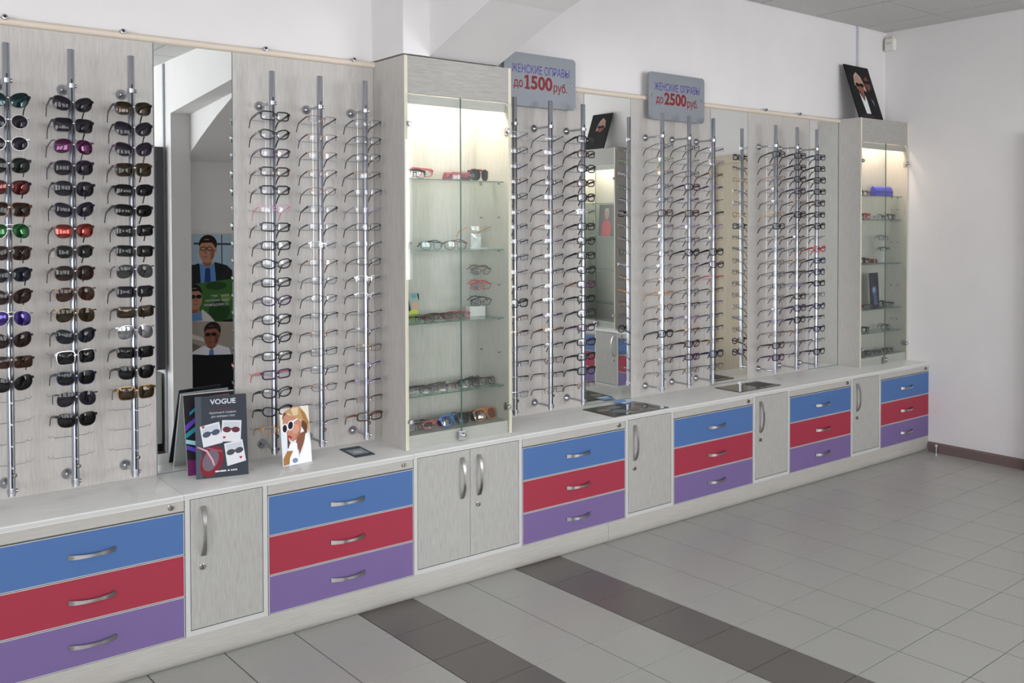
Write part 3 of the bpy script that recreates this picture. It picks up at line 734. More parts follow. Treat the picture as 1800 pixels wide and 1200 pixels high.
OPT = [
 (1.549, 'left pole beside the near mirror', 'eyeglasses pole right of the near mirror, mostly black frames', rows_black({5: ('thin', 'pink', None), 15: ('thickcat', 'black', None), 14: ('thick', 'purple', 'rose'), 17: ('thin', 'orange', None)}), 'near eyeglasses poles', 'eyeglasses between mirror and showcase'),
 (1.760, 'middle pole before the near showcase', 'middle eyeglasses pole between near mirror and showcase', rows_thin({9: ('ovalthin', 'grey', None), 13: ('thin', 'black', None)}, 0.0), 'near eyeglasses poles', 'eyeglasses between mirror and showcase'),
 (1.973, 'pole left of the near showcase', 'eyeglasses pole just left of the near showcase', rows_thin({1: ('thin', 'black', 'bronze'), 2: ('ovalthin', 'black', None), 6: ('thin', 'black', None), 8: ('ovalthin', 'black', None), 17: ('thick', 'brown', 'tortoise')}, 0.0), 'near eyeglasses poles', 'eyeglasses between mirror and showcase'),
 (2.796, 'left pole under the nearer price sign', 'pole just right of the near showcase under the nearer price sign', rows_thin({}, 0.1), 'poles under the nearer price sign', 'eyeglasses under the nearer price sign'),
 (3.024, 'middle pole under the nearer price sign', 'middle pole under the nearer price sign', rows_thin({6: ('rimless', 'rose', 'bronze')}, 0.0), 'poles under the nearer price sign', 'eyeglasses under the nearer price sign'),
 (3.245, 'right pole by the nearer price sign', 'pole at the mirror edge right of the nearer price sign', rows_black({3: ('thick', 'brown', 'brown'), 5: ('half', 'silver', 'grey'), 10: ('thick', 'purple', 'tortoise'), 12: ('bold', 'black', 'grey'), 16: ('bold', 'black', None), 17: ('half', 'gold', 'black')}), 'poles under the nearer price sign', 'eyeglasses under the nearer price sign'),
 (3.839, 'left pole under the farther price sign', 'left pole under the farther price sign', rows_thin({1: ('thin', 'green', 'green'), 4: ('ovalthin', 'navy', 'grey'), 5: ('thick', 'brown', 'brown'), 8: ('roundthin', 'black', None), 11: ('half', 'orange', 'orange'), 14: ('bold', 'black', None)}, 0.1), 'poles under the farther price sign', 'eyeglasses by the farther price sign'),
 (4.062, 'middle pole under the farther price sign', 'middle pole under the farther price sign', rows_thin({0: ('thin', 'black', 'black'), 7: ('thin', 'navy', 'black'), 11: ('roundthin', 'black', None)}, 0.1), 'poles under the farther price sign', 'eyeglasses by the farther price sign'),
 (4.272, 'right pole by the farther price sign', 'pole at the mirror edge right of the farther price sign', rows_thin({8: ('bold', 'black', None), 10: ('half', 'red', 'red'), 14: ('half', 'navy', 'navy')}, 0.2), 'poles under the farther price sign', 'eyeglasses by the farther price sign'),
 (4.866, 'left of the three farthest poles', 'left of the three farthest poles', rows_thin({0: ('thick', 'black', None), 10: ('thin', 'black', None), 11: ('thin', 'black', None)}, 0.2), 'farthest eyeglasses poles', 'eyeglasses on the farthest poles'),
 (5.088, 'middle of the three farthest poles', 'middle of the three farthest poles', rows_thin({0: ('thick', 'black', None), 1: ('thick', 'black', None), 2: ('thickcat', 'black', None), 5: ('bold', 'black', None), 6: ('roundthin', 'black', None), 9: ('half', 'gold', 'gold'), 13: ('bold', 'purple', None)}, 0.3), 'farthest eyeglasses poles', 'eyeglasses on the farthest poles'),
 (5.302, 'right of the three farthest poles', 'right of the three farthest poles, before the mirror', rows_thin({1: ('thick', 'black', None), 2: ('bold', 'black', None), 3: ('thick', 'black', None), 5: ('thick', 'black', None), 6: ('bold', 'black', None), 8: ('thickcat', 'red', None), 11: ('thick', 'black', None)}, 0.4), 'farthest eyeglasses poles', 'eyeglasses on the farthest poles')]
for (x, ph, plabel, rows, pg, gg) in OPT:
    pole(x, plabel, pg, True)
    for i, (sty, fc, tc) in enumerate(rows):
        glasses('eyeglasses', sty, fc, CLEARL, (x + random.uniform(-.001, .001), -0.180, ROW0 + 0.006 - PITCHZ * i), '%s %s eyeglasses, %s on %s' % (FC[fc], SW[sty], ORD[i], ph), 'eyeglasses', gg,
                rot=(math.radians(random.uniform(-3, 2)), math.radians(random.uniform(-1.6, 1.6)), math.radians(random.uniform(-3, 3))), tcol=tc)
price_tag((0.733, -0.125, 1.575), 'small white price tag hanging on a sunglasses temple')

# ------------------------------------------------------------------ things inside the showcases
def shelf_pair(cx0, y, z, sty, fc, label, lm=None, rz=0.0, fold=None, tc=None, tilt=0.0, name='eyeglasses', cat='eyeglasses', group=None):
    S = STY[sty]; zz = z + S['h'] / 2 + (S['t'] if S['rim'] == 'full' else 0.0) + 0.001
    return glasses(name, sty, fc, lm or CLEARL, (cx0, y, zz + abs(tilt) * 0.0), label, cat, group, rot=(tilt, 0, rz), fold=fold, tcol=tc)
x1 = 2.09
T1 = 'eyeglasses inside the near showcase'
# temple tips reach 55 mm below the hinge, so open pairs on a shelf lean forward a little
shelf_pair(x1 + 0.095, -0.215, 1.884 + 0.002, 'mid', 'black', 'black round-lens eyeglasses at the left of the top lit shelf', fold=82, group=T1)
shelf_pair(x1 + 0.170, -0.155, 1.884 + 0.012, 'midcat', 'red', 'red and black cat-eye eyeglasses on the top lit shelf', fold=82, tc='rose', group=T1)
shelf_pair(x1 + 0.345, -0.225, 1.884 + 0.002, 'thin', 'purple', 'dark red thin eyeglasses before the red case on the top shelf', fold=82, tc='rose', group=T1)
shelf_pair(x1 + 0.470, -0.195, 1.884 + 0.002, 'oversize', 'black', 'large black sunglasses on the top shelf of the near showcase', LENS['blackl'], rz=0.25, fold=82, tc='red', name='sunglasses', cat='sunglasses', group=T1)
def soft_case(loc, size, m, label, rz=0.0):
    w, d, h = size; t = empty('glasses_case', loc, rz); tag(t, label, 'case')
    prof = [(-d / 2, 0), (-d / 2, h * .45), (-d * .32, h * .85), (0, h), (d * .32, h * .85), (d / 2, h * .45), (d / 2, 0)]
    MB().prism([(-w / 2, a, b) for a, b in prof], (w, 0, 0)).build('case_body', m, t, smooth=True, bevel=0.004)
    MB().box(-w / 2 - 0.0006, w / 2 + 0.0006, -d / 2 - 0.0008, -d / 2 + 0.001, h * 0.40, h * 0.46).build('case_seam', BLACKP, t)
soft_case((x1 + 0.385, -0.105, 1.884), (0.13, 0.05, 0.045), mat('red_leather', (116, 30, 44), 0.35), 'dark red glasses case on the top shelf of the near showcase')
shelf_pair(x1 + 0.080, -0.19, 1.554, 'mid', 'purple', 'dark plum cat-eye eyeglasses at the left of the second shelf', rz=0.75, fold=84, group=T1)
shelf_pair(x1 + 0.195, -0.20, 1.554, 'midcat', 'teal', 'teal and black cat-eye eyeglasses on the second shelf', rz=0.05, fold=84, tc='black', group=T1)
shelf_pair(x1 + 0.325, -0.20, 1.554, 'mid', 'brown', 'brown square eyeglasses in the middle of the second shelf', rz=-0.05, fold=84, group=T1)
ACR = clear_mat('acrylic', (240, 246, 246), 1.0, 1.45, 0.03, 0.12)
def acrylic_stand(loc, h, w, label):
    t = empty('acrylic_stand', loc); tag(t, label, 'stand')
    MB().box(-w / 2, w / 2, -0.03, 0.03, 0, 0.006).build('foot', ACR, t)
    MB().box(-w * 0.28, w * 0.28, -0.002, 0.004, 0.006, h).build('back_plate', ACR, t)
    return t
ac = acrylic_stand((x1 + 0.455, -0.17, 1.554), 0.075, 0.10, 'clear acrylic stand with crossed legs on the second shelf')
MB().sweep([(-0.04, -0.01, 0.006), (0, -0.012, 0.05), (0.03, -0.01, 0.075)], [(-0.003, -0.002), (0.003, -0.002), (0.003, 0.002), (-0.003, 0.002)]).build('brace', ACR, ac)
MB().sweep([(0.04, -0.01, 0.006), (0, -0.012, 0.05), (-0.03, -0.01, 0.075)], [(-0.003, -0.002), (0.003, -0.002), (0.003, 0.002), (-0.003, 0.002)]).build('brace', ACR, ac)
g = glasses('eyeglasses', 'rimless', 'orange', CLEARL, (x1 + 0.458, -0.215, 1.554 + 0.098), 'amber-tipped rimless eyeglasses on the clear acrylic stand', 'eyeglasses', T1)
tw = empty('acrylic_tower', (x1 + 0.485, -0.12, 1.22)); tag(tw, 'clear acrylic tower with three tiers on the third shelf', 'stand')
MB().box(-0.045, 0.045, -0.02, 0.02, 0, 0.05).build('white_base', EDGE, tw, bevel=0.002)
MB().box(-0.03, 0.03, 0.008, 0.013, 0.05, 0.26).build('back_plate', ACR, tw)
for z in (0.062, 0.14, 0.215): MB().lathe((0, 0.008, z), (0, -1, 0), [(0, 0.007), (0.05, 0.006), (0.0505, 0.001)], 8).build('nose_rest', ACR, tw)
for z, sty, fc, lb in ((0.07, 'thin', 'black', 'black eyeglasses on the lowest tier of the acrylic tower'), (0.148, 'thin', 'red', 'red eyeglasses on the middle tier of the acrylic tower'), (0.222, 'ovalthin', 'bronze', 'brown oval eyeglasses on the top tier of the acrylic tower')):
    glasses('eyeglasses', sty, fc, CLEARL, (x1 + 0.485, -0.178, 1.22 + z), lb, 'eyeglasses', T1, rot=(0.35, 0, 0.1), fold=78)
cols3 = [('half', 'brown', 'brown half-rim'), ('halfwide', 'silver', 'silver'), ('thin', 'bronze', 'bronze'), ('thin', 'black', 'dark thin'), ('ovalthin', 'bronze', 'bronze oval'), ('thin', 'red', 'red-tipped'),]
POS = ['leftmost', 'second from left', 'third from left', 'fourth from left', 'fifth from left', 'sixth from left', 'seventh from left', 'eighth from left', 'ninth from left', 'tenth from left']
for i, (s, fc, w) in enumerate(cols3):
    shelf_pair(x1 + 0.098 + i * 0.050, -0.225 + 0.045 * (i % 2), 1.22 + 0.004, s, fc, '%s eyeglasses, %s on the third shelf of the near showcase' % (w, POS[i]), rz=random.uniform(-.3, .3), fold=80, tilt=-0.35, group=T1)
cols4 = [('thin', 'brown'), ('half', 'black'), ('thin', 'grey'), ('ovalthin', 'bronze'), ('thin', 'gold'), ('half', 'silver'), ('mid', 'black'), ('midcat', 'black'), ('mid', 'brown')]
for i, (s, fc) in enumerate(cols4):
    shelf_pair(x1 + 0.098 + i * 0.048, -0.228 + 0.05 * (i % 2), 0.886 + 0.004, s, fc, '%s eyeglasses, %s on the fourth shelf of the near showcase' % (FC[fc], POS[i]), rz=random.uniform(-.35, .35), fold=80, tilt=-0.3, group=T1)
cols5 = [('thin', 'brown', None), ('thin', 'black', None), ('ovalthin', 'rose', 'pink'), ('half', 'silver', None), ('wayfarer', 'blue', 'blue'), ('mid', 'black', None), ('wayfarer', 'black', 'violet'), ('thin', 'grey', None), ('oversize', 'rose', 'orange')]
for i, (s, fc, lc) in enumerate(cols5):
    lm = {None: CLEARL, 'pink': LENS['pinkl'], 'blue': clear_mat('pale_blue_lens', (150, 186, 226), 1, 1.6, 0.02, 0.05), 'violet': LENS['violet'], 'orange': clear_mat('orange_lens', (206, 120, 62), 1, 1.6, 0.02, 0.05)}[lc]
    nm = 'sunglasses' if lc else 'eyeglasses'
    shelf_pair(x1 + 0.098 + i * 0.048, -0.215 + 0.05 * (i % 2), 0.717 + 0.002, s, 'orange' if lc == 'orange' else fc, '%s %s, %s on the bottom board of the near showcase' % (lc or FC[fc], nm, POS[i]), lm, rz=random.uniform(-.3, .3), fold=80, tilt=-0.3, name=nm, cat=nm, group=T1)

def card(name, loc, w, h, lean, rz, m, label, cat, art=None, th=0.003, back=None):
    """stiff printed card, lower edge on loc; art: [(material, [(u, v)...])] in card fractions; lean tips the top backwards"""
    t = empty(name, loc, rz); tag(t, label, cat)
    M = Matrix.Rotation(-lean, 4, 'X')
    MB().box(-w / 2, w / 2, 0, th, 0, h).xform(M).build('card', [m], t)
    if art:
        mats = []; mb = MB()
        for i, (am, pts) in enumerate(art):
            if am not in mats: mats.append(am)
            mb.face([M @ Vector((-w / 2 + u * w, -0.0003 - i * 0.00004, v * h)) for u, v in pts], mats.index(am))
        me = mb.mesh('printed_picture', mats); link('printed_picture', me, t)
    return t, M
P = lambda n, rgb, r=0.6: mat('print_' + n, rgb, max(r, 0.5), 0.0, 0.22)
def rect(u0, u1, v0, v1): return [(u0, v0), (u1, v0), (u1, v1), (u0, v1)]

card('advert_card', (x1 + 0.122, -0.150, 1.22), 0.075, 0.135, 0.08, 0.1, P('teal_grey', (150, 168, 160)), 'small colourful card with green and dark shapes standing on the third shelf', 'card',
     [(P('dark', (36, 40, 50)), [(0, .9), (.15, .95), (.35, .4), (.2, .35), (0, .6)]), (P('sky', (106, 148, 170)), ell(.6, .88, .2, .09)), (P('skin', (206, 160, 140)), ell(.68, .5, .24, .2)), (P('lime', (186, 200, 76)), ell(.55, .22, .38, .2)), (P('dark', (36, 40, 50)), [(.85, .95), (1, .95), (1, .7), (.9, .8)])])

x2 = 5.753
T2 = 'eyeglasses inside the far showcase'
def fpair(dx, z, s, fc, label, lm=None, tc=None, dy=0.0, nm='eyeglasses'):
    shelf_pair(x2 + dx, -0.12 + dy, z, s, fc, label, lm, rz=random.uniform(-.2, .2), fold=80, tc=tc, name=nm, cat=nm, group=T2)
fpair(0.10, 1.884, 'thick', 'black', 'black eyeglasses, leftmost on the top shelf of the far showcase')
fpair(0.22, 1.884, 'thin', 'brown', 'brown eyeglasses left of the blue case in the far showcase', dy=0.02)
soft_case((x2 + 0.42, -0.085, 1.884), (0.20, 0.055, 0.075), mat('blue_leather', (70, 74, 176), 0.3), 'shiny blue glasses case on the top shelf of the far showcase', -0.1)
for i, (s, fc, w) in enumerate((('thick', 'black', 'black'), ('bold', 'red', 'red-orange'), ('thin', 'clear', 'pale'), ('thin', 'grey', 'grey'), ('thick', 'purple', 'dark plum'))):
    fpair(0.095 + i * 0.105, 1.71, s, fc, '%s eyeglasses, %s on the second shelf of the far showcase' % (w, POS[i]), dy=0.02 * (i % 2))
t2 = acrylic_stand((x2 + 0.40, -0.10, 1.388), 0.19, 0.12, 'clear acrylic stand on the third shelf of the far showcase')
glasses('eyeglasses', 'thin', 'grey', CLEARL, (x2 + 0.40, -0.125, 1.388 + 0.185), 'grey thin eyeglasses high on the far acrylic stand', 'eyeglasses', T2, fold=80)
glasses('eyeglasses', 'half', 'black', CLEARL, (x2 + 0.42, -0.125, 1.388 + 0.10), 'dark half-rim eyeglasses lower on the far acrylic stand', 'eyeglasses', T2, fold=80)
fpair(0.15, 1.388, 'thick', 'black', 'black eyeglasses at the left of the third shelf of the far showcase')
fpair(0.28, 1.388, 'thin', 'rose', 'rose eyeglasses with pink lenses on the far third shelf', LENS['pinkl'], nm='sunglasses')
card('advert_card', (x2 + 0.30, -0.115, 1.057), 0.115, 0.262, 0.06, 0.0, P('midnight', (34, 38, 52), 0.3), 'tall dark card with a pale blue figure in the far showcase', 'card',
     [(P('night_blue', (78, 92, 124)), ell(.5, .5, .26, .14)), (P('moon', (150, 162, 184)), ell(.45, .52, .12, .07)), (P('night_blue', (78, 92, 124)), [(.4, .1), (.8, .1), (.66, .4), (.42, .4)])])
for i, (s, fc, w) in enumerate((('thick', 'rose', 'rose'), ('thin', 'brown', 'brown'), ('bold', 'black', 'black'), ('halfwide', 'black', 'black half-rim'))):
    fpair((0.095, 0.18, 0.43, 0.51)[i], 1.057, s, fc, '%s eyeglasses, %s on the fourth shelf of the far showcase' % (w, POS[i]), dy=(-.025 if i == 1 else 0.02))
fpair(0.18, 0.886, 'thick', 'black', 'black eyeglasses at the left of the fifth far shelf')
fpair(0.44, 0.886, 'mid', 'black', 'bold black eyeglasses at the right of the fifth far shelf')
for i in range(6):
    s, fc = [('thin', 'brown'), ('thick', 'black'), ('thin', 'grey'), ('half', 'black'), ('bold', 'brown'), ('thin', 'black')][i]
    shelf_pair(x2 + 0.10 + i * 0.083, -0.135 + 0.02 * (i % 2), 0.717, s, fc, '%s eyeglasses, %s on the bottom board of the far showcase' % (FC[fc], POS[i]), rz=random.uniform(-.3, .3), fold=80, tilt=-0.35, group=T2)

# ------------------------------------------------------------------ price signs
def price_sign(x0, price, label):
    W, H = 0.472, 0.277; t = empty('price_sign', (x0, -0.045, 2.296)); tag(t, label, 'sign', 'grey price signs above the poles')
    r = 0.022; pts = []
    for (cx_, cz_, a0) in ((W - r, r, -PI / 2), (W - r, H - r, 0), (r, H - r, PI / 2), (r, r, PI)):
        for i in range(5): a = a0 + PI / 2 * i / 4; pts.append((cx_ + r * math.cos(a), 0.0, cz_ + r * math.sin(a)))
    MB().prism(pts, (0, 0.008, 0)).build('plate', SIGN, t)
    lettering('ЖЕНСКИЕ ОПРАВЫ', 0.382, 0.046, VIOLET, t, loc=(0.046, -0.0006, 0.172), bold=0.004)
    lettering('до', 0.060, 0.048, CRIMSON, t, loc=(0.058, -0.0006, 0.086), bold=0.012)
    if price[0] == '1':
        one = [(0.006, 0.0), (0.040, 0.0), (0.040, 0.011), (0.030, 0.011), (0.030, 0.074), (0.019, 0.074), (0.004, 0.066), (0.004, 0.054), (0.016, 0.059), (0.016, 0.011), (0.006, 0.011)]
        MB().prism([(0.124 + a, -0.0007, 0.090 + b) for a, b in one], (0, 0.0006, 0)).build('price', CRIMSON, t)
        lettering(price[1:], 0.142, 0.074, CRIMSON, t, name='price', loc=(0.170, -0.0006, 0.090), bold=0.03)
    else:
        lettering(price, 0.186, 0.074, CRIMSON, t, name='price', loc=(0.126, -0.0006, 0.090), bold=0.03)
    lettering('руб.', 0.092, 0.062, CRIMSON, t, loc=(0.320, -0.0006, 0.076), bold=0.012)
    for bx in (0.026, W - 0.026):
        s = MB().lathe((bx, 0.044, H / 2), (0, -1, 0), [(0, 0.007), (0.044, 0.007), (0.0441, 0.009), (0.048, 0.008), (0.0485, 0.001)], 10).build('standoff', CHROME, t, smooth=True)
price_sign(2.803, '1500', 'grey sign for frames up to 1500, next to the near showcase')
price_sign(3.827, '2500', 'grey sign for frames up to 2500, in the middle of the wall')

# ------------------------------------------------------------------ things on the worktop
WHT = P('white', (208, 209, 214)); GRY = P('pale_grey', (186, 192, 200)); DKR = P('dark_red', (120, 24, 40)); SLATE = P('slate', (44, 50, 60), 0.28)
vogue_art = [(P('slate_light', (64, 70, 80), 0.28), [(0, 0), (.12, 0), (.12, 1), (0, 1)])]
vogue_art += [(P('faint_red', (92, 44, 54)), rect(.30, .72, .815, .828)),
              (DKR, ell(.30, .20, .24, .165, 20, rot=.5)), (P('lens_grey', (104, 92, 104)), ell(.28, .215, .17, .115, 20, rot=.5)),
              (P('rose_line', (206, 150, 164)), [(0.02, .385), (.05, .39), (.22, .34), (.33, .22), (.36, .15), (.33, .15), (.29, .22), (.20, .32)]),
              (P('rose_dim', (146, 70, 88)), [(.2, .36), (.5, .30), (.5, .32), (.22, .375)])]
for (q, gl, hx, hz) in (([(.087, .63), (.46, .675), (.518, .416), (.145, .375)], P('blue_grey', (70, 76, 96)), .15, .62), ([(.52, .69), (.894, .67), (.866, .41), (.48, .43)], P('maroon', (92, 40, 52)), .55, .475), ([(.543, .40), (.9, .435), (.96, .17), (.595, .125)], P('smoke', (66, 68, 74)), .86, .215)):
    c = Vector((sum(p[0] for p in q) / 4, sum(p[1] for p in q) / 4)); ax = (Vector(q[1]) - Vector(q[0])); rot = math.atan2(ax.y, ax.x)
    vogue_art.append((WHT, q))
    vogue_art.append((GRY, [tuple(Vector(q[0]).lerp(Vector(q[2]), .08)), tuple(Vector(q[1]).lerp(Vector(q[3]), .08)), tuple(c + ax * .42 + Vector((0, .02))), tuple(c - ax * .42 + Vector((0, .02)))]))
    for s in (-1, 1): vogue_art.append((gl, ell(c.x + s * ax.x * .23, c.y + s * ax.y * .23 + .015, .082, .036, 12, rot=rot)))
    vogue_art.append((gl, [(c.x - .04, c.y + .012), (c.x + .04, c.y + .018), (c.x + .04, c.y + .036), (c.x - .04, c.y + .03)]))
    vogue_art.append((P('heart', (176, 24, 40)), [(hx, hz - .018), (hx + .03, hz + .006), (hx + .022, hz + .018), (hx, hz + .01), (hx - .022, hz + .018), (hx - .03, hz + .006)]))
for i, (a, b) in enumerate(((.36, .44), (.45, .57), (.60, .635), (.66, .69), (.70, .735), (.745, .78))): vogue_art.append((WHT, rect(a, b, .064, .082)))
vt, VM = card('advert_card', (1.311, -0.207, ZT), 0.196, 0.328, 0.25, math.radians(-14.7), SLATE, 'dark advertising card reading VOGUE with three sunglasses snapshots', 'card', vogue_art, th=0.004)
lettering('VOGUE', 0.098, 0.021, WHT, vt, loc=(-0.196 / 2 + 0.057, -0.0025, 0.292), bold=0.02, M=VM)
lettering('Идеальный подарок', 0.102, 0.011, GRY, vt, loc=(-0.196 / 2 + 0.054, -0.0025, 0.252), M=VM)
lettering('для любимых глаз!', 0.090, 0.011, GRY, vt, loc=(-0.196 / 2 + 0.060, -0.0025, 0.237), M=VM)
MB().box(-0.03, 0.03, 0.0045, 0.0065, 0.05, 0.25).xform(VM).build('back_flap', GRY, vt)
neon = [(P('violet_neon', (90, 60, 170)), [(0, .62), (.5, .85), (.5, .80), (0, .55)]), (P('teal_neon', (40, 130, 150)), [(0, .52), (.5, .72), (.5, .66), (0, .46)]), (P('ice_neon', (150, 200, 210)), [(0, .40), (.5, .30), (.5, .36), (0, .45)]),
        (P('violet_neon', (90, 60, 170)), [(0, .33), (.5, .18), (.5, .24), (0, .38)]), (P('plum_neon', (96, 24, 84)), [(0, 0), (.5, 0), (.5, .14), (0, .2)]), (P('rose_neon', (160, 90, 110)), [(.3, .96), (.9, .97), (.9, .93), (.3, .90)]), (P('teal_neon', (40, 130, 150)), [(.1, .78), (.4, .93), (.4, .90), (.1, .74)])]
nt_, NM = card('advert_card', (1.309, -0.112, ZT), 0.200, 0.325, 0.25, math.radians(-5), P('black_card', (22, 18, 28), 0.3), 'black card with violet and teal neon lines behind the VOGUE card', 'card', neon, th=0.003)
MB().box(-0.10, 0.10, 0.0035, 0.012, 0, 0.33).xform(NM).build('grey_backing', mat('grey_corrugated', (170, 172, 170), 0.6), nt_)
for i in range(6): MB().box(0.085 - i * 0.012, 0.089 - i * 0.012, 0.012, 0.0145, 0.01, 0.15).xform(NM).build('rib', GRY, nt_)

skin = P('tan_skin', (190, 132, 108)); skin2 = P('shade_skin', (132, 84, 66)); blond = P('blond', (186, 150, 102)); brown = P('brown_hair', (96, 62, 44)); navy = P('navy_lens', (22, 24, 36))
wom_art = [(P('warm_white', (226, 218, 206)), rect(0, 1, .62, 1)), (P('studio', (222, 226, 232)), rect(0, 1, 0, .62)),
           (blond, [(.10, .873), (.19, .95), (.37, .995), (.70, .995), (.87, .875), (.99, .70), (.99, .46), (.91, .60), (.74, .75), (.46, .83), (.29, .905)]), (P('pale_hair', (214, 192, 156)), [(.38, .985), (.64, .985), (.62, .86), (.46, .85)]),
           (P('gold_hair', (160, 116, 70)), [(.70, .97), (.87, .86), (.97, .70), (.90, .64), (.78, .78)]), (brown, [(.08, .85), (.14, .93), (.22, .92), (.13, .80), (.11, .72)]),
           (skin2, [(.515, .435), (.64, .525), (.86, .56), (.79, .40), (.73, .315), (.55, .12), (.50, .25), (.485, .37)]), (brown, [(.74, .75), (.80, .74), (.92, .67), (.90, .52), (.84, .50), (.79, .57), (.70, .66)]),
           (skin, [(.12, .86), (.235, .90), (.46, .835), (.62, .78), (.74, .73), (.70, .61), (.62, .515), (.50, .43), (.39, .405), (.29, .435), (.25, .485), (.19, .57), (.105, .655), (.085, .76)]),
           (P('cheek', (206, 150, 128)), ell(.50, .62, .13, .09, 12)), (P('cheek_shade', (164, 106, 84)), [(.62, .56), (.70, .64), (.66, .52), (.50, .43), (.42, .41), (.50, .47)]),
           (brown, [(.21, .57), (.26, .435), (.31, .385), (.235, .29), (.19, .30)]),
           (P('shirt', (240, 242, 246)), [(.20, .265), (.29, .38), (.52, .37), (.53, .24), (.57, .095), (.66, .185), (.76, .31), (.85, .52), (.94, .43), (1, .33), (1, 0), (.22, 0)]), (P('fold', (196, 202, 216)), [(.53, .24), (.57, .095), (.60, .12), (.56, .26)]),
           (P('gold_hair', (160, 116, 70)), [(.02, .13), (.175, .255), (.375, .245), (.25, .125), (.22, .02), (.02, .01)]), (P('lips', (168, 60, 70)), ell(.30, .49, .075, .026, 10, rot=-.25)),
           (P('rim', (230, 228, 232)), [(.38, .76), (.60, .80), (.60, .78), (.40, .72)]), (P('rim', (230, 228, 232)), ell(.14, .65, .105, .085, 14, rot=.3)), (P('rim', (230, 228, 232)), ell(.34, .69, .12, .085, 14, rot=.3)),
           (navy, ell(.14, .65, .075, .066, 14, rot=.3)), (navy, ell(.34, .69, .088, .066, 14, rot=.3)), (P('shadow_blue', (130, 140, 168)), ell(.42, .07, .10, .045, 10))]
card('advert_card', (1.625, -0.203, ZT), 0.132, 0.240, 0.13, math.radians(5), P('white_card', (204, 202, 198)), 'white card with a blonde woman wearing white sunglasses on the worktop', 'card', wom_art)

def flat_thing(name, pts, z, th, m, label, cat, art=None):
    c = Vector((sum(p[0] for p in pts) / 4, sum(p[1] for p in pts) / 4, z)); t = empty(name, c); tag(t, label, cat)
    MB().prism([(p[0] - c.x, p[1] - c.y, 0) for p in pts], (0, 0, th)).build('sheet', m, t)
    if art:
        A, B, D = (Vector(pts[0]) - c.xy, Vector(pts[1]) - c.xy, Vector(pts[3]) - c.xy); mats = []; mb = MB()
        for i, (am, q) in enumerate(art):
            if am not in mats: mats.append(am)
            mb.face([tuple(A + (B - A) * u + (D - A) * v) + (th + 0.0002 + i * 0.00003,) for u, v in q], mats.index(am))
        link('printed_picture', mb.mesh('printed_picture', mats), t)
    return t
flat_thing('leaflet', [(1.858, -0.268), (1.952, -0.268), (1.966, -0.078), (1.872, -0.078)], ZT, 0.003, P('dark_teal', (60, 74, 80), 0.25), 'small dark teal leaflet lying by the near showcase', 'leaflet',
           [(P('mist', (150, 164, 170), 0.3), rect(.1, .9, .2, .75)), (P('cloud', (196, 204, 206), 0.3), ell(.5, .45, .25, .12))])
matm = mat('dark_mat_gloss', (40, 40, 40), 0.08, spec=0.7)
ma = [(P('coin_blue', (110, 122, 140), 0.15), ell(.30, .35, .12, .16)), (P('coin_grey', (130, 128, 122), 0.15), ell(.18, .62, .1, .12)), (P('coin_tan', (120, 104, 92), 0.15), ell(.5, .25, .09, .12)), (P('coin_grey', (130, 128, 122), 0.15), ell(.66, .4, .08, .1)), (P('coin_blue', (110, 122, 140), 0.15), ell(.4, .7, .12, .1)), (P('coin_tan', (120, 104, 92), 0.15), ell(.82, .6, .08, .16)), (P('mint', (150, 170, 160), 0.15), ell(.36, .14, .07, .07))]
flat_thing('counter_mat', [(3.286, -0.35), (3.69, -0.352), (3.665, -0.095), (3.289, -0.085)], ZT, 0.004, matm, 'larger dark glossy mat with printed pictures under the mirror', 'mat', ma)
flat_thing('counter_mat', [(4.35, -0.295), (4.745, -0.292), (4.735, -0.095), (4.353, -0.088)], ZT, 0.004, matm, 'smaller plain dark glossy mat farther along the worktop', 'mat', [(P('soot', (70, 68, 66), 0.12), rect(.55, .95, .15, .85))])
flat_thing('leaflet', [(3.56, -0.13), (3.64, -0.12), (3.63, -0.03), (3.55, -0.035)], ZT + 0.0045, 0.002, P('leaf_blue', (104, 150, 206)), 'small blue leaflet lying on the larger dark mat', 'leaflet', [(P('leaf_cream', (220, 214, 196)), rect(.1, .9, .1, .4))])

# portrait board on the far showcase
por = [(P('hair_silver', (176, 160, 146)), [(.20, .62), (.26, .80), (.40, .88), (.54, .80), (.62, .62), (.64, .52), (.5, .56)]), (P('portrait_skin', (176, 134, 116)), ell(.40, .66, .15, .16, 16)), (P('portrait_shade', (136, 84, 72)), ell(.42, .57, .13, .08, 14)),
       (P('shades', (22, 16, 18)), ell(.33, .635, .09, .04, 12)), (P('shades', (22, 16, 18)), ell(.50, .635, .09, .04, 12)), (P('shades', (22, 16, 18)), rect(.38, .46, .645, .662)), (P('portrait_shade', (136, 84, 72)), [(.36, .52), (.5, .52), (.5, .44), (.42, .34), (.38, .44)]),
       (P('white_shirt', (216, 224, 222)), [(.30, .49), (.40, .36), (.44, .33), (.52, .45), (.54, .34), (.54, .10), (.36, .10)]), (P('dim_face', (110, 66, 54)), ell(.76, .68, .11, .13, 14)), (P('shades', (22, 16, 18)), rect(.64, .90, .68, .74)), (P('dim_shirt', (130, 134, 158)), [(.72, .40), (.80, .36), (.82, .24), (.76, .34)]),
       (P('dim_line', (66, 52, 52)), rect(.12, .66, .035, .06))]
card('portrait_board', (5.925, -0.165, ZT + HC), 0.315, 0.42, math.radians(19), math.radians(2), P('black_board', (12, 11, 13), 0.3), 'black portrait board of a silver-haired person in dark glasses on the far showcase', 'picture', por, th=0.008)

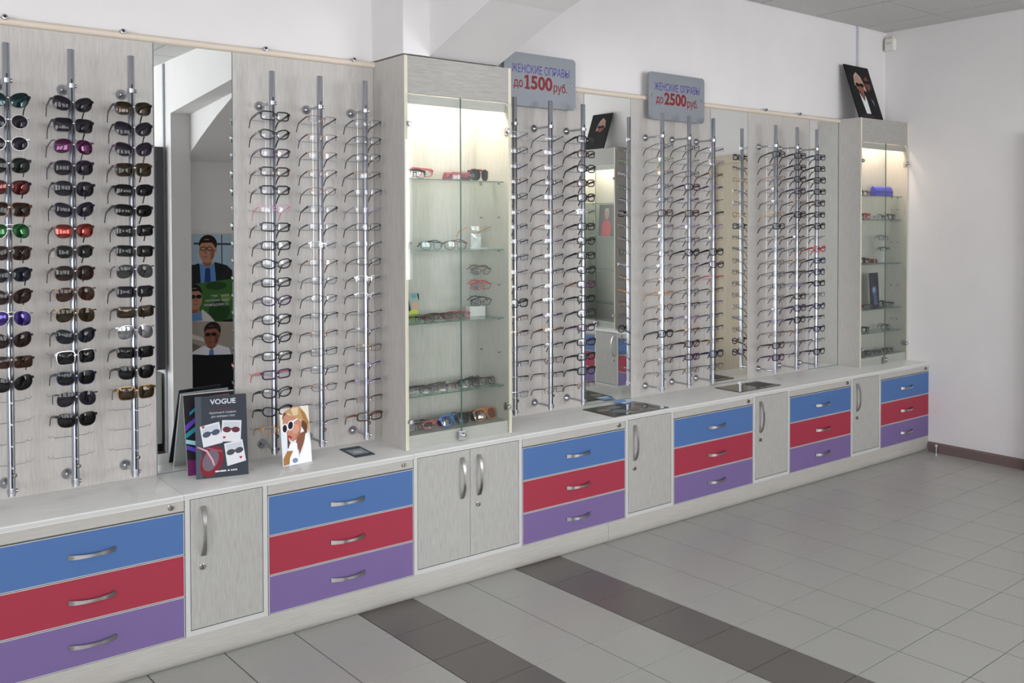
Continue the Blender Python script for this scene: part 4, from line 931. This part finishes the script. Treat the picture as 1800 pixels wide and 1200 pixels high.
# ------------------------------------------------------------------ small things on the walls
s = empty('wall_sensor', (6.371, -0.035, 2.99)); tag(s, 'small cream sensor box high in the far corner', 'sensor')
MB().box(-0.045, 0, -0.045, 0.03, 0, 0.09).build('sensor_body', WHITEP, s, bevel=0.006); MB().box(-0.0465, -0.044, -0.03, 0.015, 0.05, 0.06).build('sensor_slot', GRY, s); MB().box(-0.02, 0, -0.02, 0.01, 0.09, 0.11).build('sensor_bracket', BEIGE, s)
o = MB().box(-0.006, 0.006, -0.008, 0.016, 0, 0.69).build('cable_duct', mat('pale_blue_duct', (206, 208, 216), 0.5)); o.location = (5.99, 0, 2.445); tag(o, 'thin pale cable duct running up the wall behind the portrait', 'duct')
s = empty('door_stop', (6.330, -0.452, 0)); tag(s, 'small white metal post standing by the brown baseboard', 'post')
MB().lathe((0, 0, 0), (0, 0, 1), [(0, 0.012), (0.012, 0.012), (0.014, 0.006), (0.05, 0.005)], 12).build('post', CHROME, s, smooth=True); MB().lathe((0, 0, 0.05), (0, 0, 1), [(0, 0.009), (0.012, 0.009), (0.018, 0.005), (0.0185, 0.001)], 12).build('cap', EDGE, s, smooth=True)

# ------------------------------------------------------------------ what the mirrors show: far side of the rooms
o = MB().box(0, 0.012, -0.012, 0.012, 0, 2.85).build('wall_corner_strip', GRY); o.location = (2.076, -3.27, 0); tag(o, 'thin vertical pipe standing in for a wall corner, seen in the near mirror', 'strip')  # added strip, draws the vertical line of a wall corner
def man(cx, cy, rx, ry, face, side, hair, dark, shades, look=-1):
    art = [(face, [(cx - rx * .55, cy - ry * .5), (cx + rx * .55, cy - ry * .5), (cx + rx * .62, cy - ry * 1.5), (cx - rx * .62, cy - ry * 1.5)]), (side, [(cx - rx * .5, cy - ry * .9), (cx + rx * .5, cy - ry * .9), (cx + rx * .3, cy - ry * 1.25), (cx - rx * .3, cy - ry * 1.25)]),
           (hair, ell(cx - look * rx * .12, cy + ry * .42, rx * 1.08, ry * .72, 16)), (face, ell(cx - look * rx * 1.0, cy - ry * .02, rx * .16, ry * .2, 8)), (face, ell(cx, cy - ry * .1, rx * .96, ry * .92, 18)),
           (side, [(cx - look * rx * .94, cy), (cx - look * rx * .45, cy + ry * .1), (cx - look * rx * .35, cy - ry * .75), (cx - look * rx * .72, cy - ry * .62)]), (hair, [(cx - rx * .95, cy + ry * .3), (cx - rx * .6, cy + ry * .75), (cx + rx * .6, cy + ry * .75), (cx + rx * .95, cy + ry * .3), (cx + rx * .6, cy + ry * .52), (cx - rx * .5, cy + ry * .55)])]
    for k in (-.42, .34):
        art.append((dark, ell(cx + look * rx * .12 + k * rx, cy + ry * .08, rx * .36, ry * .17, 12)))
        if not shades: art.append((face, ell(cx + look * rx * .12 + k * rx, cy + ry * .08, rx * .28, ry * .11, 12)))
    art += [(dark, rect(cx + look * rx * .12 - .2 * rx, cx + look * rx * .12 + .12 * rx, cy + ry * .11, cy + ry * .17)), (side, [(cx + look * rx * .12, cy + ry * .02), (cx + look * rx * .34, cy - ry * .28), (cx + look * rx * .02, cy - ry * .30)]), (side, rect(cx + look * rx * .2 - rx * .28, cx + look * rx * .2 + rx * .28, cy - ry * .58, cy - ry * .50))]
    return art
SK, SD, SK2, SD2, MH, SH = P('man_skin', (182, 130, 106)), P('man_shade', (140, 92, 74)), P('man_skin2', (140, 90, 72)), P('man_shade2', (104, 62, 50)), P('man_hair', (36, 26, 24)), P('shades', (22, 16, 18))
ban = [(P('sky_glass', (168, 188, 204)), rect(0, 1, .765, 1)), (P('pale_glass', (204, 216, 224)), [(.68, .80), (1, .77), (1, .98), (.8, .94)]), (P('steel', (60, 74, 88)), [(.02, .95), (.7, .955), (.7, .965), (.02, .96)]), (P('steel', (60, 74, 88)), rect(.18, .20, .8, 1)), (P('steel', (60, 74, 88)), rect(.66, 1, .852, .862))]
ban += man(.46, .93, .155, .062, SK, SD, MH, SH, False, 1)
ban += [(P('suit', (32, 32, 38)), [(0, .765), (0, .83), (.1, .855), (.32, .872), (.44, .82), (.62, .868), (.86, .845), (.92, .765)]), (P('blue_shirt', (92, 140, 196)), [(.30, .765), (.33, .872), (.44, .845), (.6, .868), (.58, .765)]), (P('tie', (36, 60, 120)), [(.40, .765), (.41, .84), (.45, .848), (.5, .84), (.52, .765)]),
      (P('leaf_green', (60, 104, 48)), [(0, .60), (0, .79), (1, .765), (1, .58)]), (P('dark_green', (34, 66, 30)), ell(.25, .64, .2, .05)), (P('dark_green', (34, 66, 30)), ell(.3, .76, .2, .02)), (P('light_green', (104, 140, 72)), ell(.12, .70, .1, .02)), (P('light_green', (104, 140, 72)), ell(.92, .72, .06, .025))]
ban += man(.70, .708, .145, .056, SK, SD, MH, SH, True, -1)
ban += [(P('jacket', (206, 202, 196)), [(.30, .58), (.42, .62), (.56, .652), (.66, .62), (.84, .655), (1, .62), (1, .58)]), (P('blue_shirt', (92, 140, 196)), [(.56, .60), (.58, .645), (.68, .63), (.80, .645), (.76, .60)]),
      (P('stone', (160, 150, 140)), [(0, .42), (0, .585), (1, .605), (1, .42)]), (P('pale_stone', (206, 200, 192)), [(1, .57), (1, .54), (.3, .48), (.4, .50)]), (P('dim_stone', (118, 106, 98)), [(1, .53), (.6, .48), (.7, .45), (1, .49)])]
ban += man(.40, .528, .145, .056, SK2, SD2, MH, SH, True, 1)
ban += [(P('white_shirt2', (222, 222, 234)), [(.04, .43), (.08, .462), (.28, .482), (.40, .462), (.54, .482), (.74, .458), (.8, .42)]), (P('tie_blue', (92, 120, 170)), [(.36, .43), (.37, .462), (.44, .462), (.46, .43)]), (P('banner_black', (14, 14, 17)), [(0, .40), (0, .43), (.5, .437), (1, .455), (1, .40)])]
bt, BM = card('banner', (2.355, -3.215, 0.0), 0.40, 1.60, 0.012, PI, P('banner_black', (14, 14, 17), 0.4), 'tall advertising banner with three men in glasses, reflected in the near mirror', 'banner', ban, th=0.006)
for i, tx in enumerate(('Комфорт', 'при любом', 'освещении')):
    lettering(tx, (0.13, 0.17, 0.18)[i], 0.024, WHT, bt, loc=(-0.17, -0.0035, 0.705 * 1.6 - i * 0.034), M=BM)
MB().box(-0.19, 0.19, -0.05, 0.05, 0, 0.05).build('banner_foot', SATIN, bt, bevel=0.006)
s = empty('display_board', (2.066, -3.69, 0.62)); tag(s, 'tall dark grey board on the arch wall, reflected at the near mirror edge', 'board')
MB().box(-0.07, 0, -0.42, 0.47, 0, 1.62).build('board_panel', mat('charcoal', (56, 58, 64), 0.35), s, bevel=0.004); MB().box(-0.075, -0.05, 0.45, 0.475, 0, 1.62).build('board_edge', mat('plum_edge', (92, 78, 92), 0.3), s)
s = empty('low_cabinet', (2.066, -3.74, 0)); tag(s, 'low white cabinet below the dark board, reflected in the near mirror', 'cabinet')
MB().box(-0.3, 0, -0.5, 0.42, 0.06, 0.58).build('body', EDGE, s, bevel=0.003); MB().box(-0.28, 0, -0.48, 0.40, 0, 0.06).build('plinth', GAP, s); MB().box(-0.305, -0.3, -0.02, 0.40, 0.08, 0.56).build('door', EDGE, s)
# display unit along the right wall
RW = 6.37; rz = -PI / 2
drawer_unit(0, 0.62, 'drawer cabinet on the right wall, seen at the left in a mirror', (RW, -2.69 + 0.62, ZB), rz)
door_unit(0, 0.34, 'single-door cabinet on the right wall, seen only in a mirror', False, (RW, -2.69, ZB), rz)
drawer_unit(0, 0.62, 'drawer cabinet on the right wall, seen at the right in a mirror', (RW, -3.03, ZB), rz)
t = empty('worktop', (RW, -2.07, 0), rz); tag(t, 'pale worktop along the right wall, seen in a mirror', 'worktop')
MB().box(0, 1.58, YF - 0.008, -0.001, ZT - 0.022, ZT).build('top_board', TOP, t, bevel=0.003)
o = MB().box(0, 1.58, YF, -0.30, 0, ZB - 0.001).build('plinth', LAM_H); o.location = (RW, -2.07, 0); o.rotation_euler = (0, 0, rz); tag(o, 'wooden plinth board along the right wall', 'plinth')
showcase((RW, -2.86, ZT), 0.58, 0.25, HC, [0.23, 0.56, 0.90, 1.23], 'tall lit showcase on the right wall, seen in the middle mirror', (1.0, 0.92, 0.78), 6.0, rz)
card('portrait_board', (RW - 0.12, -3.15, ZT + 0.905), 0.24, 0.32, 0.06, rz, P('grey_print', (92, 84, 86)), 'portrait of a person in red inside the mirrored showcase', 'picture',
     [(P('red_dress', (190, 44, 44)), [(.25, 0), (.2, .3), (.35, .5), (.65, .5), (.8, .3), (.75, 0)]), (P('portrait_skin', (176, 134, 116)), ell(.5, .68, .14, .16)), (P('hair_silver', (176, 160, 146)), [(.35, .7), (.4, .88), (.6, .88), (.65, .7), (.5, .8)])])
card('portrait_board', (RW - 0.16, -3.3, ZT + HC), 0.31, 0.40, 0.33, rz, P('black_board', (12, 11, 13), 0.3), 'black portrait board on the showcase seen in the middle mirror', 'picture', por[:6], th=0.008)
